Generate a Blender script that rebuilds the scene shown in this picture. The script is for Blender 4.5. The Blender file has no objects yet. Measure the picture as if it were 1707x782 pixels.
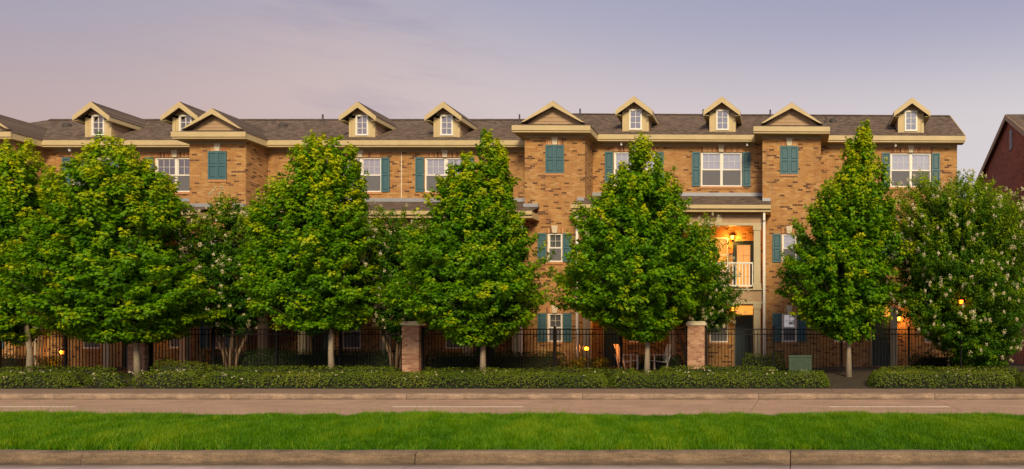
import bpy, math, random
import numpy as np
from mathutils import Vector, Matrix
R = math.radians
S = bpy.context.scene
COL = S.collection
rnd = random.Random(11)

# ------------------------------------------------------------------ camera
F = 1190.0; VX = 1330.0; VY = 570.0; CH = 1.5      # focal length / vanishing point in photo pixels, camera height
cd = bpy.data.cameras.new('camera'); cam = bpy.data.objects.new('camera', cd); COL.objects.link(cam)
cam.location = (0, 0, CH); cam.rotation_euler = (R(90), 0, 0)
cd.sensor_width = 36; cd.lens = F / 1707 * 36
cd.shift_x = -(VX - 853.5) / 1707; cd.shift_y = (VY - 391) / 1707
cd.clip_end = 3000; cd.clip_start = 0.1
S.camera = cam
def PX(px, Y): return (px - VX) * Y / F
def PZ(py, Y): return CH + (VY - py) * Y / F

# ------------------------------------------------------------------ world, sun, exposure
SUN_EL, SUN_AZ = 30, 20                       # azimuth measured from straight behind the camera, towards its right
world = bpy.data.worlds.new('World'); S.world = world; world.use_nodes = True
def nodes_of(x):
    nt = x.node_tree; nt.nodes.clear(); return nt
class N:
    """tiny node helper"""
    def __init__(s, nt): s.nt = nt
    def __call__(s, typ, ins=None, **kw):
        n = s.nt.nodes.new(typ)
        for k, v in kw.items(): setattr(n, k, v)
        for k, v in (ins or {}).items():
            if isinstance(v, bpy.types.NodeSocket): s.nt.links.new(v, n.inputs[k])
            else: n.inputs[k].default_value = v
        return n
    def math(s, op, a, b=0.0, clamp=False):
        n = s('ShaderNodeMath', {0: a, 1: b}, operation=op); n.use_clamp = clamp; return n.outputs[0]
    def mix(s, f, a, b, bt='MIX'):
        n = s('ShaderNodeMix', data_type='RGBA', blend_type=bt); n.clamp_factor = True
        for k, v in ((0, f), (6, a), (7, b)):
            if isinstance(v, bpy.types.NodeSocket): s.nt.links.new(v, n.inputs[k])
            else: n.inputs[k].default_value = v
        return n.outputs[2]
    def ramp(s, f, stops):
        n = s('ShaderNodeValToRGB', {0: f}); e = n.color_ramp.elements
        while len(e) < len(stops): e.new(0.5)
        for el, (p, c) in zip(e, stops): el.position = p; el.color = c if len(c) == 4 else (*c, 1)
        return n.outputs[0]
    def noise(s, vec, scale, detail=3, rough=.5):
        return s('ShaderNodeTexNoise', {'Vector': vec, 'Scale': scale, 'Detail': detail, 'Roughness': rough}).outputs[0]
def c4(c): return (*c, 1)
nt = nodes_of(world); n = N(nt)
tc = n('ShaderNodeTexCoord').outputs['Generated']
sep = n('ShaderNodeSeparateXYZ', {0: tc})
sx, sz = sep.outputs[0], sep.outputs[2]
fx = n('ShaderNodeMapRange', {0: sx, 1: -.75, 2: .35}).outputs[0]
fl = n('ShaderNodeMapRange', {0: sx, 1: -.50, 2: -.76, 3: 0, 4: .10}, interpolation_type='SMOOTHSTEP').outputs[0]
fz = n('ShaderNodeMapRange', {0: n.math('ADD', sz, fl), 1: 0.27, 2: .44}, interpolation_type='SMOOTHSTEP').outputs[0]
low = n.ramp(fx, [(0, (.575, .412, .382)), (.36, (.69, .575, .565)), (1, (.72, .67, .68))])
high = n.ramp(fx, [(0, (.376, .364, .462)), (.36, (.40, .40, .53)), (1, (.385, .38, .53))])
grad = n.mix(fz, low, high)
# thin cloud streaks drifting across the sky
mp = n('ShaderNodeMapping', {0: tc, 'Rotation': (0, R(-24), R(0)), 'Scale': (3.2, 3.2, 17)})
st = n.noise(mp.outputs[0], 1.6, 6, .62)
st2 = n.noise(tc, 2.3, 2, .5)
sf = n('ShaderNodeMapRange', {0: st, 1: .42, 2: .72}, interpolation_type='SMOOTHSTEP').outputs[0]
dst = n('ShaderNodeVectorMath', {0: tc, 1: (-.47, .81, .35)}, operation='DISTANCE').outputs['Value']
sf2 = n('ShaderNodeMapRange', {0: n.math('ADD', dst, n.math('MULTIPLY', st2, .30)), 1: .42, 2: .16}, interpolation_type='SMOOTHSTEP').outputs[0]
sf = n.math('MULTIPLY', n.math('MULTIPLY', sf, n.math('ADD', n.math('MULTIPLY', sf2, .9), .03)), .55)
grad = n.mix(sf, grad, c4((.34, .31, .43)))
grad10 = n.mix(1.0, grad, (10, 10, 10, 1), 'MULTIPLY')
sky = n('ShaderNodeTexSky', sky_type='NISHITA')
sky.sun_disc = False; sky.sun_elevation = R(SUN_EL); sky.sun_rotation = R(180 - SUN_AZ); sky.dust_density = 3
skyc = n.mix(.94, sky.outputs[0], grad10)
bg = n('ShaderNodeBackground', {0: skyc, 1: .1})
out = n('ShaderNodeOutputWorld'); nt.links.new(bg.outputs[0], out.inputs[0])

sl = bpy.data.lights.new('sun', 'SUN'); sl.energy = 3.9; sl.angle = R(16); sl.color = (1, .80, .50)
so = bpy.data.objects.new('sun', sl); COL.objects.link(so)
d = Vector((math.sin(R(SUN_AZ)) * math.cos(R(SUN_EL)), -math.cos(R(SUN_AZ)) * math.cos(R(SUN_EL)), math.sin(R(SUN_EL))))
so.rotation_euler = d.to_track_quat('Z', 'Y').to_euler(); so.location = (8, -20, 20)
S.view_settings.view_transform = 'Standard'; S.view_settings.look = 'None'
S.view_settings.exposure = 0.0; S.view_settings.gamma = 1
S.render.engine = 'CYCLES'
S.cycles.max_bounces = 5; S.cycles.transparent_max_bounces = 10
S.cycles.sample_clamp_indirect = 4

# ------------------------------------------------------------------ materials
M = {}
def mat(name, col=(.5,.5,.5), rough=.7, metal=0, fn=None, spec=.4):
    m = bpy.data.materials.new(name); m.use_nodes = True
    nt = nodes_of(m); n = N(nt)
    b = n('ShaderNodeBsdfPrincipled', {'Base Color': c4(col), 'Roughness': rough, 'Metallic': metal, 'Specular IOR Level': spec})
    o = n('ShaderNodeOutputMaterial'); nt.links.new(b.outputs[0], o.inputs[0])
    if fn: fn(n, b, nt, o)
    M[name] = m; return m
def bump(n, b, nt, h, dist=.01, s=.6):
    bp = n('ShaderNodeBump', {'Height': h, 'Distance': dist, 'Strength': s}); nt.links.new(bp.outputs[0], b.inputs['Normal'])
def objc(n): return n('ShaderNodeTexCoord').outputs['Object']
def weathered(c, amt=.25, scale=3, bd=.003):
    def fn(n, b, nt, o):
        oc = objc(n)
        a = n.noise(oc, scale, 6, .6); f = n.noise(oc, scale * 14, 3, .6)
        k = n.math('MULTIPLY', n.math('ADD', n.math('MULTIPLY', a, .7), n.math('MULTIPLY', f, .3)), 1.0)
        cc = n.ramp(k, [(.25, tuple(x * (1 - amt) for x in c)), (.75, tuple(min(1, x * (1 + amt)) for x in c))])
        nt.links.new(cc, b.inputs['Base Color']); bump(n, b, nt, f, bd)
    return fn
def brick_fn(base_stops, mortar, bw=.205, rh=.0745):
    def fn(n, b, nt, o):
        s = n('ShaderNodeSeparateXYZ', {0: objc(n)})
        u = n.math('ADD', s.outputs[0], s.outputs[1])
        v = n('ShaderNodeCombineXYZ', {0: u, 1: s.outputs[2]}).outputs[0]
        br = n('ShaderNodeTexBrick', {'Vector': v, 'Color1': (0,0,0,1), 'Color2': (1,1,1,1), 'Mortar': (.5,.5,.5,1), 'Scale': 1.0,
               'Mortar Size': .0055, 'Mortar Smooth': .15, 'Bias': 0.0, 'Brick Width': bw, 'Row Height': rh})
        br.offset = .5
        cc = n.ramp(br.outputs[0], base_stops)
        big = n.noise(objc(n), .55, 4, .55); fine = n.noise(objc(n), 28, 4, .65)
        cc = n.mix(n.ramp(big, [(.35, (.25,)*3), (.7, (0,)*3)]), cc, c4((.30,.15,.07)), 'MIX')
        cc = n.mix(.55, cc, n.ramp(fine, [(.25, (.45,)*3), (.75, (1,)*3)]), 'MULTIPLY')
        cc = n.mix(br.outputs[1], cc, c4(mortar))
        sm = n('ShaderNodeMapping', {0: objc(n), 'Scale': (2.2, 2.2, .28)}); sn = n.noise(sm.outputs[0], 1.6, 5, .65)
        cc = n.mix(n.ramp(sn, [(.52, (0,)*3), (.74, (.42,)*3)]), cc, c4((.16,.09,.045)))
        nt.links.new(cc, b.inputs['Base Color'])
        h = n.math('ADD', n.math('MULTIPLY', n.math('SUBTRACT', 1, br.outputs[1]), 1), n.math('MULTIPLY', fine, .3))
        bump(n, b, nt, h, .012, .8)
    return fn
TAN = [(0, (.10,.040,.020)), (.10, (.15,.060,.025)), (.15, (.42,.19,.055)), (.28, (.48,.22,.06)), (.45, (.54,.275,.078)), (.6, (.50,.27,.085)), (.7, (.46,.215,.060)), (.88, (.62,.37,.14)), (1, (.57,.285,.08))]
mat('brick_tan', rough=.9, fn=brick_fn(TAN, (.50,.33,.18)))
RED = [(0, (.17,.040,.022)), (.3, (.40,.085,.040)), (.7, (.48,.12,.06)), (1, (.36,.08,.045))]
mat('brick_red', rough=.9, fn=brick_fn(RED, (.30,.14,.09)))
for i, c in enumerate([(.40,.20,.12), (.46,.25,.15), (.33,.16,.10), (.52,.30,.19)]):
    mat('pillar_brick%d' % i, c, .9, fn=weathered(c, .3, 9, .004))
mat('mortar', (.42,.34,.27), .95, fn=weathered((.42,.34,.27), .2, 8))
for i, c in enumerate([(.50,.25,.11), (.40,.18,.08), (.58,.33,.16), (.20,.09,.05)]):
    mat('soldier_brick%d' % i, c, .9, fn=weathered(c, .25, 9, .003))
mat('limestone', (.60,.52,.38), .85, fn=weathered((.60,.52,.38), .12, 6))
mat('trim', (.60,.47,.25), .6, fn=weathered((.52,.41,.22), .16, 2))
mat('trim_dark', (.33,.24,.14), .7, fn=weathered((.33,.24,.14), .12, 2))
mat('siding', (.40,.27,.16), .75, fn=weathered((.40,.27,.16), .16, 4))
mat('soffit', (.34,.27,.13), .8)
mat('column', (.50,.42,.26), .6, fn=weathered((.50,.42,.26), .10, 3))
mat('white_paint', (.78,.75,.68), .45, fn=weathered((.78,.75,.68), .06, 3))
mat('shutter', (.058,.140,.165), .55, fn=weathered((.058,.140,.165), .18, 3))
mat('shutter_panel', (.050,.125,.150), .55, fn=weathered((.050,.125,.150), .18, 5))
mat('door_dark', (.02,.04,.045), .4)
mat('iron', (.006,.006,.007), .6, spec=.2)
mat('metal_flashing', (.33,.34,.37), .5, .3, fn=weathered((.33,.34,.37), .15, 3))
mat('vent_metal', (.06,.05,.045), .7)
mat('room_dark', (.05,.045,.04), .9)
mat('blind', (.85,.84,.86), .7)
mat('curtain', (.62,.55,.56), .9, fn=weathered((.62,.55,.56), .15, 7))
mat('utility_green', (.035,.065,.04), .6, fn=weathered((.035,.065,.04), .25, 5))
mat('plastic_white', (.75,.75,.72), .5)
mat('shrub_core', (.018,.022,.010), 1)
def shingle(n, b, nt, o):
    oc = objc(n); s = n('ShaderNodeSeparateXYZ', {0: oc})
    v = n('ShaderNodeCombineXYZ', {0: n.math('ADD', s.outputs[0], n.math('MULTIPLY', s.outputs[1], .05)), 1: s.outputs[2]}).outputs[0]
    br = n('ShaderNodeTexBrick', {'Vector': v, 'Color1': (0,0,0,1), 'Color2': (1,1,1,1), 'Mortar': (0,0,0,1), 'Scale': 1.0, 'Mortar Size': .003,
           'Mortar Smooth': .3, 'Brick Width': .17, 'Row Height': .075})
    f = n.noise(oc, 14, 5, .8); g = n.noise(oc, .5, 5, .6)
    cc = n.ramp(br.outputs[0], [(0, (.105,.074,.054)), (.5, (.150,.108,.080)), (1, (.205,.150,.112))])
    cc = n.mix(.6, cc, n.ramp(f, [(.3, (.45,)*3), (.75, (1.0,)*3)]), 'MULTIPLY')
    cc = n.mix(n.ramp(g, [(.4, (0,)*3), (.75, (.18,)*3)]), cc, c4((.17,.13,.11)))
    nt.links.new(cc, b.inputs['Base Color'])
    bump(n, b, nt, n.math('ADD', n.math('SUBTRACT', 1, br.outputs[1]), n.math('MULTIPLY', f, .7)), .012, .8)
mat('shingles', rough=.95, fn=shingle, spec=.2)
def glass(tr):
    def fn(n, b, nt, o):
        b.inputs['Base Color'].default_value = (.02,.025,.035,1); b.inputs['Roughness'].default_value = .03
        fr = n('ShaderNodeFresnel', {0: 1.5}).outputs[0]
        t = n('ShaderNodeBsdfTransparent', {0: (.93,.94,.96,1)}); g = n('ShaderNodeBsdfGlossy', {0: (.95,.95,1,1), 1: .02})
        f = n.math('ADD', n.math('MULTIPLY', fr, 1.2), tr, True)
        m = n('ShaderNodeMixShader', {0: f, 1: t.outputs[0], 2: g.outputs[0]}); nt.links.new(m.outputs[0], o.inputs[0])
    return fn
mat('glass', fn=glass(.30)); mat('glass_clear', fn=glass(.0)); mat('glass_dormer', fn=glass(.27))
def screen_fn(n, b, nt, o):
    t = n('ShaderNodeBsdfTransparent'); dd = n('ShaderNodeBsdfDiffuse', {0: (.20,.20,.22,1)})
    m = n('ShaderNodeMixShader', {0: .62, 1: t.outputs[0], 2: dd.outputs[0]}); nt.links.new(m.outputs[0], o.inputs[0])
mat('insect_screen', fn=screen_fn)
def emit(name, c, s):
    m = mat(name, c); nt = m.node_tree
    b = [x for x in nt.nodes if x.type == 'BSDF_PRINCIPLED'][0]
    b.inputs['Emission Color'].default_value = c4(c); b.inputs['Emission Strength'].default_value = s
emit('lamp_glow', (1, .21, .012), 4.2); emit('lit_room', (1, .42, .07), .95); emit('lamp_small', (1, .36, .04), 4)
def concrete(c, crack=True, amt=.25):
    def fn(n, b, nt, o):
        oc = objc(n)
        a = n.noise(oc, .7, 6, .65); f = n.noise(oc, 60, 4, .7); mm = n.noise(oc, 6, 5, .7)
        st = n('ShaderNodeMapping', {0: oc, 'Scale': (.25, 3.0, 3.0)}); sn = n.noise(st.outputs[0], 1.0, 4, .6)
        cc = n.ramp(a, [(.3, tuple(x * (1 - amt) for x in c)), (.7, tuple(x * (1 + amt * .6) for x in c))])
        cc = n.mix(.6, cc, n.ramp(f, [(.3, (.55,)*3), (.7, (1,)*3)]), 'MULTIPLY')
        cc = n.mix(.5, cc, n.ramp(mm, [(.3, (.65,)*3), (.65, (1,)*3)]), 'MULTIPLY')
        cc = n.mix(.45, cc, n.ramp(sn, [(.35, (.62,)*3), (.6, (1,)*3)]), 'MULTIPLY')
        nt.links.new(cc, b.inputs['Base Color'])
        bump(n, b, nt, n.math('ADD', f, n.math('MULTIPLY', mm, 1.5)), .006, .7)
    return fn
mat('road_concrete', rough=.85, fn=concrete((.58,.37,.245), amt=.22))
def gutter(n, b, nt, o):
    concrete((.52,.41,.36), amt=.3)(n, b, nt, o)
    lk = b.inputs['Base Color'].links[0].from_socket
    p = n('ShaderNodeSeparateXYZ', {0: n('ShaderNodeNewGeometry').outputs['Position']}); oc = objc(n)
    w = n.noise(oc, 3.5, 6, .7); g_ = n.noise(oc, 90, 3, .7)
    k = n('ShaderNodeMapRange', {0: n.math('ADD', p.outputs[1], n.math('MULTIPLY', w, .22)), 1: 8.60, 2: 8.80}).outputs[0]
    c = n.mix(n.math('MULTIPLY', k, .7), lk, c4((.07,.055,.045)))
    c = n.mix(n.ramp(g_, [(.66, (0,)*3), (.72, (.7,)*3)]), c, c4((.62,.55,.48)))     # pale grit in the surface
    nt.links.new(c, b.inputs['Base Color'])
mat('near_road', rough=.9, fn=gutter)
mat('kerb_concrete', rough=.9, fn=concrete((.27,.18,.105), amt=.4))
mat('walk_concrete', rough=.9, fn=concrete((.33,.215,.14), amt=.3))
mat('joint_dirt', (.05,.035,.025), 1)
mat('paint_line', (.72,.62,.52), .6, fn=weathered((.72,.62,.52), .25, 5))
mat('soil', (.045,.035,.02), 1, fn=weathered((.045,.035,.02), .4, 3, .02))
mat('turf_base', (.03,.06,.008), 1, fn=weathered((.035,.07,.01), .35, 3, .02))
mat('far_grass', (.05,.09,.02), 1, fn=weathered((.05,.09,.02), .3, .5, .02))
mat('bark', (.30,.245,.18), .95, fn=weathered((.30,.245,.18), .35, 14, .02))
mat('limb_bark', (.06,.05,.032), .95)
mat('bark_myrtle', (.24,.16,.10), .9, fn=weathered((.24,.16,.10), .25, 7, .01))
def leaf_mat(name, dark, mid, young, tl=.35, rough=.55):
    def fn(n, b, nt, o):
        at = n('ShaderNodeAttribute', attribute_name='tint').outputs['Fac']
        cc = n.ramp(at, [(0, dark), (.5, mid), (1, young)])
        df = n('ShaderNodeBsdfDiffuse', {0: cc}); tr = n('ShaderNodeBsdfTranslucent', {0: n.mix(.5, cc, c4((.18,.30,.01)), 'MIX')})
        m = n('ShaderNodeMixShader', {0: tl, 1: df.outputs[0], 2: tr.outputs[0]})
        gl = n('ShaderNodeBsdfGlossy', {0: (.9,.95,.8,1), 1: .5})
        m2 = n('ShaderNodeMixShader', {0: .012, 1: m.outputs[0], 2: gl.outputs[0]})
        nt.links.new(m2.outputs[0], o.inputs[0])
    mat(name, fn=fn)
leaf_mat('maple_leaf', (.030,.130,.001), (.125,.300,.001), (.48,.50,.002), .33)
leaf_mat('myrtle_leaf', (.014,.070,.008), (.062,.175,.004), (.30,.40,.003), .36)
leaf_mat('hedge_leaf', (.050,.095,.006), (.125,.175,.010), (.27,.26,.03), .28)
leaf_mat('dark_shrub_leaf', (.012,.035,.008), (.022,.055,.012), (.05,.09,.02), .2)
leaf_mat('grass_blade', (.045,.150,.0005), (.100,.270,.001), (.26,.36,.008), .38)
leaf_mat('blossom', (.62,.54,.28), (.78,.72,.46), (.84,.80,.62), .3)

# ------------------------------------------------------------------ object helpers
def link(o, parent=None, loc=None):
    COL.objects.link(o)
    if parent is not None: o.parent = parent
    if loc is not None: o.location = loc
    return o
def tag(o, label=None, cat=None, group=None, kind=None):
    for k, v in (('label', label), ('category', cat), ('group', group), ('kind', kind)):
        if v: o[k] = v
    return o
def empty(name, loc, label=None, cat=None, group=None, kind=None, parent=None):
    o = bpy.data.objects.new(name, None); link(o, parent, loc); o.empty_display_size = .2
    return tag(o, label, cat, group, kind)
class MB:
    def __init__(s, off=(0,0,0)): s.v = []; s.f = []; s.off = Vector(off); s.smooth = False
    def quad(s, *p):
        i = len(s.v); s.v += [tuple(Vector(q) - s.off) for q in p]; s.f.append(tuple(range(i, i + len(p)))); return s
    def box(s, x0, x1, y0, y1, z0, z1):
        c = [(x0,y0,z0),(x1,y0,z0),(x1,y1,z0),(x0,y1,z0),(x0,y0,z1),(x1,y0,z1),(x1,y1,z1),(x0,y1,z1)]
        return s.hexa(c)
    def hexa(s, c):
        i = len(s.v); s.v += [tuple(Vector(q) - s.off) for q in c]
        s.f += [tuple(i + k for k in q) for q in ((0,3,2,1),(4,5,6,7),(0,1,5,4),(1,2,6,5),(2,3,7,6),(3,0,4,7))]; return s
    def prism(s, poly, axis, a, b):
        """poly of 2-D points extruded between a and b along axis; axis 'y': (x,z), 'x': (y,z), 'z': (x,y)"""
        def P(p, t): return {'y': (p[0], t, p[1]), 'x': (t, p[0], p[1]), 'z': (p[0], p[1], t)}[axis]
        i = len(s.v); k = len(poly)
        s.v += [tuple(Vector(P(p, a)) - s.off) for p in poly] + [tuple(Vector(P(p, b)) - s.off) for p in poly]
        s.f.append(tuple(range(i, i + k))); s.f.append(tuple(range(i + 2*k - 1, i + k - 1, -1)))
        for j in range(k): s.f.append((i + j, i + k + j, i + k + (j+1) % k, i + (j+1) % k))
        return s
    def tube(s, pts, rad, sides=8, cap=True):
        rings = []
        for k, p in enumerate(pts):
            p = Vector(p); a = Vector(pts[max(k-1, 0)]); b = Vector(pts[min(k+1, len(pts)-1)])
            t = (b - a).normalized(); up = Vector((1,0,0)) if abs(t.x) < .9 else Vector((0,1,0))
            u = t.cross(up).normalized(); w = t.cross(u); r = rad[k] if hasattr(rad, '__len__') else rad
            i = len(s.v); rings.append(i)
            for j in range(sides):
                an = 2 * math.pi * j / sides
                s.v.append(tuple(p + (u * math.cos(an) + w * math.sin(an)) * r - s.off))
        for a, b in zip(rings, rings[1:]):
            for j in range(sides): s.f.append((a + j, a + (j+1) % sides, b + (j+1) % sides, b + j))
        if cap:
            s.f.append(tuple(rings[0] + j for j in range(sides))); s.f.append(tuple(rings[-1] + j for j in reversed(range(sides))))
        return s
    def lathe(s, prof, c=(0,0,0), sides=12):
        rings = []
        for r, z in prof:
            rings.append(len(s.v))
            for j in range(sides):
                a = 2 * math.pi * j / sides; s.v.append(tuple(Vector((c[0] + r * math.cos(a), c[1] + r * math.sin(a), c[2] + z)) - s.off))
        for a, b in zip(rings, rings[1:]):
            for j in range(sides): s.f.append((a + j, a + (j+1) % sides, b + (j+1) % sides, b + j))
        s.f.append(tuple(rings[0] + j for j in reversed(range(sides)))); s.f.append(tuple(rings[-1] + j for j in range(sides)))
        return s
    def mesh(s, name, m):
        me = bpy.data.meshes.new(name); me.from_pydata(s.v, [], s.f); me.validate(); me.update()
        me.materials.append(M[m] if isinstance(m, str) else m)
        if s.smooth:
            for p in me.polygons: p.use_smooth = True
        return me
    def build(s, name, m, parent=None, loc=None, bevel=0):
        import bmesh
        me = s.mesh(name, m)
        bm = bmesh.new(); bm.from_mesh(me)
        bmesh.ops.recalc_face_normals(bm, faces=bm.faces)
        if bevel: bmesh.ops.bevel(bm, geom=list(bm.edges), offset=bevel, segments=1, affect='EDGES')
        bm.to_mesh(me); bm.free()
        return link(bpy.data.objects.new(name, me), parent, loc)
def inst(name, me, parent, loc=(0,0,0), rot=None, scale=None):
    o = bpy.data.objects.new(name, me); link(o, parent, loc)
    if rot: o.rotation_euler = rot
    if scale: o.scale = scale
    return o
def copy_tree(o, parent=None):
    c = o.copy(); COL.objects.link(c); c.parent = parent
    for ch in list(o.children): copy_tree(ch, c)
    return c

# ------------------------------------------------------------------ leaf meshes (numpy)
def unit(v): return v / (np.linalg.norm(v, axis=1, keepdims=True) + 1e-9)
LEAF = {  # outline in leaf plane (along, across), drawn as a fan
 'maple': np.array([(0,0),(.36,-.52),(.58,-.24),(1,0),(.58,.24),(.36,.52)]),
 'oval': np.array([(0,0),(.5,-.30),(1,0),(.5,.30)]),
 'petal': np.array([(0,0),(.4,-.45),(1,-.1),(.8,.4)]),
}
def leaves_mesh(name, pos, nrm, along, size, tint, kind, m, fold=.12):
    n_ = len(pos); sh = LEAF[kind]; k = len(sh)
    nrm = unit(nrm); along = unit(along - nrm * (along * nrm).sum(1, keepdims=True)); side = np.cross(nrm, along)
    P = (pos[:, None, :] + along[:, None, :] * (sh[None, :, 0, None] * size[:, None, None])
         + side[:, None, :] * (sh[None, :, 1, None] * size[:, None, None])
         - nrm[:, None, :] * ((np.abs(sh[:, 1]) * 2 * fold + sh[:, 0] ** 2 * fold)[None, :, None] * size[:, None, None]))
    V = P.reshape(-1, 3)
    me = bpy.data.meshes.new(name); me.vertices.add(n_ * k); me.vertices.foreach_set('co', V.astype(np.float32).ravel())
    if kind == 'maple':   # two folded halves joined on the midrib
        f = np.array([[0,1,2,3],[0,3,4,5]])
    else: f = np.array([[0,1,2,3]])
    idx = (f[None] + (np.arange(n_) * k)[:, None, None]).reshape(-1)
    nf = len(f) * n_; me.loops.add(len(idx)); me.loops.foreach_set('vertex_index', idx.astype(np.int32))
    me.polygons.add(nf); me.polygons.foreach_set('loop_start', (np.arange(nf) * 4).astype(np.int32))
    me.update(calc_edges=True)
    a = me.attributes.new('tint', 'FLOAT', 'POINT'); a.data.foreach_set('value', np.repeat(np.clip(tint, 0, 1), k).astype(np.float32))
    me.materials.append(M[m]); return me

# ------------------------------------------------------------------ ground, roads, kerbs
def sheet(name, x0, x1, y0, y1, z, m, label=None):
    return tag(MB().quad((x0,y0,z),(x1,y0,z),(x1,y1,z),(x0,y1,z)).build(name, m), kind='structure', label=label)
g = MB()
prof = [(-40,-.08),(-1,-.08),(19,-.08),(20.3,.10),(22.5,.34),(24.5,.45),(27,.48),(60,.48),(140,.3),(900,-.5)]
xs = [-900,-120,-60,-40,-20,-10,0,10,20,40,90,900]
for (ya, za), (yb, zb) in zip(prof, prof[1:]):
    for xa, xb in zip(xs, xs[1:]): g.quad((xa,ya,za),(xb,ya,za),(xb,yb,zb),(xa,yb,zb))
g.build('ground', 'soil')['kind'] = 'structure'
YK0, YK1 = 8.72, 8.90          # near kerb of the median
YM1 = 12.75                    # far edge of the median
YR1 = 18.55                    # far road edge
def slabs(name, y0, y1, joints, z, m, base_m, gap=.012, th=.07, piece='road_slab', xlim=(-70, 40)):
    base = MB().box(xlim[0], xlim[1], y0, y1, z - th - .05, z - .012).build(name, base_m); base['kind'] = 'structure'
    js = sorted(j for j in joints if xlim[0] < j < xlim[1]); js = [xlim[0]] + js + [xlim[1]]
    for a, b in zip(js, js[1:]):
        MB((a, y0, 0)).box(a + gap/2, b - gap/2, y0 + gap, y1 - gap, z - .011, z).build(piece, m, base, (a, y0, 0))
    return base
jn = [-.09 + 4.58 * k for k in range(-15, 9)]
jn = [-8.76 if abs(x + 9.25) < .1 else (-4.68 if abs(x + 4.67) < .1 else x) for x in jn]
slabs('near_road', 0.5, YK0, jn, 0.0, 'near_road', 'joint_dirt')
jf = [-1.02 + 4.58 * k for k in range(-15, 9)]
fr = slabs('far_road', YM1 + .16, 15.6, jf, 0.0, 'road_concrete', 'joint_dirt')
fr2 = slabs('far_lane', 15.6, YR1, jf, 0.0, 'road_concrete', 'joint_dirt')
for k, (a, b) in enumerate([(-5,126),(655,872),(1382,1582)]):
    X0, X1 = PX(a, 16.5), PX(b, 16.5)
    if k == 0: X0 = X1 - 3.05
    tag(MB().box(X0, X1, 16.44, 16.55, .0005, .004).build('lane_marking', 'paint_line', fr2))
for k in (-3,-2,2): 
    X0 = PX(655,16.5) + 10.1 * k
    MB().box(X0, X0 + 3.05, 16.44, 16.55, .0005, .004).build('lane_marking', 'paint_line', fr2)
def grime(c):
    def fn(n, b, nt, o):
        oc = objc(n); s = n('ShaderNodeSeparateXYZ', {0: n('ShaderNodeNewGeometry').outputs['Position']})
        a = n.noise(oc, 1.3, 6, .7); f = n.noise(oc, 45, 5, .75)
        mpn = n('ShaderNodeMapping', {0: oc, 'Scale': (1, 1, 7)}); w = n.noise(mpn.outputs[0], 2.5, 5, .7)
        cc = n.ramp(a, [(.3, tuple(x * .62 for x in c)), (.7, tuple(x * 1.3 for x in c))])
        cc = n.mix(.8, cc, n.ramp(f, [(.3, (.5,)*3), (.7, (1.1,)*3)]), 'MULTIPLY')
        cc = n.mix(.8, cc, n.ramp(w, [(.35, (.45,)*3), (.6, (1,)*3)]), 'MULTIPLY')
        lo = n('ShaderNodeMapRange', {0: n.math('ADD', s.outputs[2], n.math('MULTIPLY', w, .09)), 1: .045, 2: .115}).outputs[0]
        cc = n.mix(lo, n.mix(.62, cc, c4((.05,.04,.03))), cc)      # dirt line left where leaves and water lie in the gutter
        nt.links.new(cc, b.inputs['Base Color']); bump(n, b, nt, n.math('ADD', f, a), .012, .9)
    return fn
mat('kerb_dirty', rough=.95, fn=grime((.29,.205,.13)))
def kerb(name, y0, y1, h, joints, m, face=1):
    base = MB().box(-70, 40, y0 + .03, y1, -.2, h - .03).build(name, 'joint_dirt'); base['kind'] = 'structure'
    js = [-70] + sorted(j for j in joints if -70 < j < 40) + [40]
    r = .035
    for a, b in zip(js, js[1:]):
        nseg = max(1, int((b - a) / .5)); mb = MB((a, y0, 0))
        xsn = [a + .006 + (b - a - .012) * i / nseg for i in range(nseg + 1)]
        jit = [(rnd.uniform(-.006, .006), rnd.uniform(-.006, .006)) for _ in xsn]
        if face > 0: pr = [(y0 - .0, -.15), (y0 - .0, .02), (y0 + .015, h - r), (y0 + .03, h - .01), (y0 + .055, h), (y1, h + .003), (y1, -.15)]
        else: pr = [(y0, -.15), (y0, h + .003), (y1 - .055, h), (y1 - .03, h - .01), (y1 - .015, h - r), (y1, .02), (y1, -.15)]
        for i in range(nseg):
            for (ya, za), (yb, zb) in zip(pr, pr[1:]):
                mb.quad((xsn[i], ya + jit[i][0], za + jit[i][1]), (xsn[i+1], ya + jit[i+1][0], za + jit[i+1][1]),
                        (xsn[i+1], yb + jit[i+1][0], zb + jit[i+1][1]), (xsn[i], yb + jit[i][0], zb + jit[i][1]))
        for x, j in ((xsn[0], jit[0]), (xsn[-1], jit[-1])): mb.quad(*[(x, y + j[0], z + j[1]) for y, z in pr])
        mb.build('kerb_stone', m, base, (a, y0, 0))
    return base
kerb('median_near_kerb', YK0, YK1, .15, jn, 'kerb_dirty', 1)
kerb('median_far_kerb', YM1, YM1 + .16, .15, jf, 'kerb_concrete', -1)
mat('far_kerb_concrete', rough=.9, fn=grime((.42,.30,.215)))
kerb('far_kerb', YR1, YR1 + .18, .15, jf, 'far_kerb_concrete', 1)
slabs('pavement', YR1 + .18, 20.35, [-.6 + 1.53 * k for k in range(-45, 26)], .165, 'walk_concrete', 'joint_dirt', .01, piece='pavement_slab')
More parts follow.
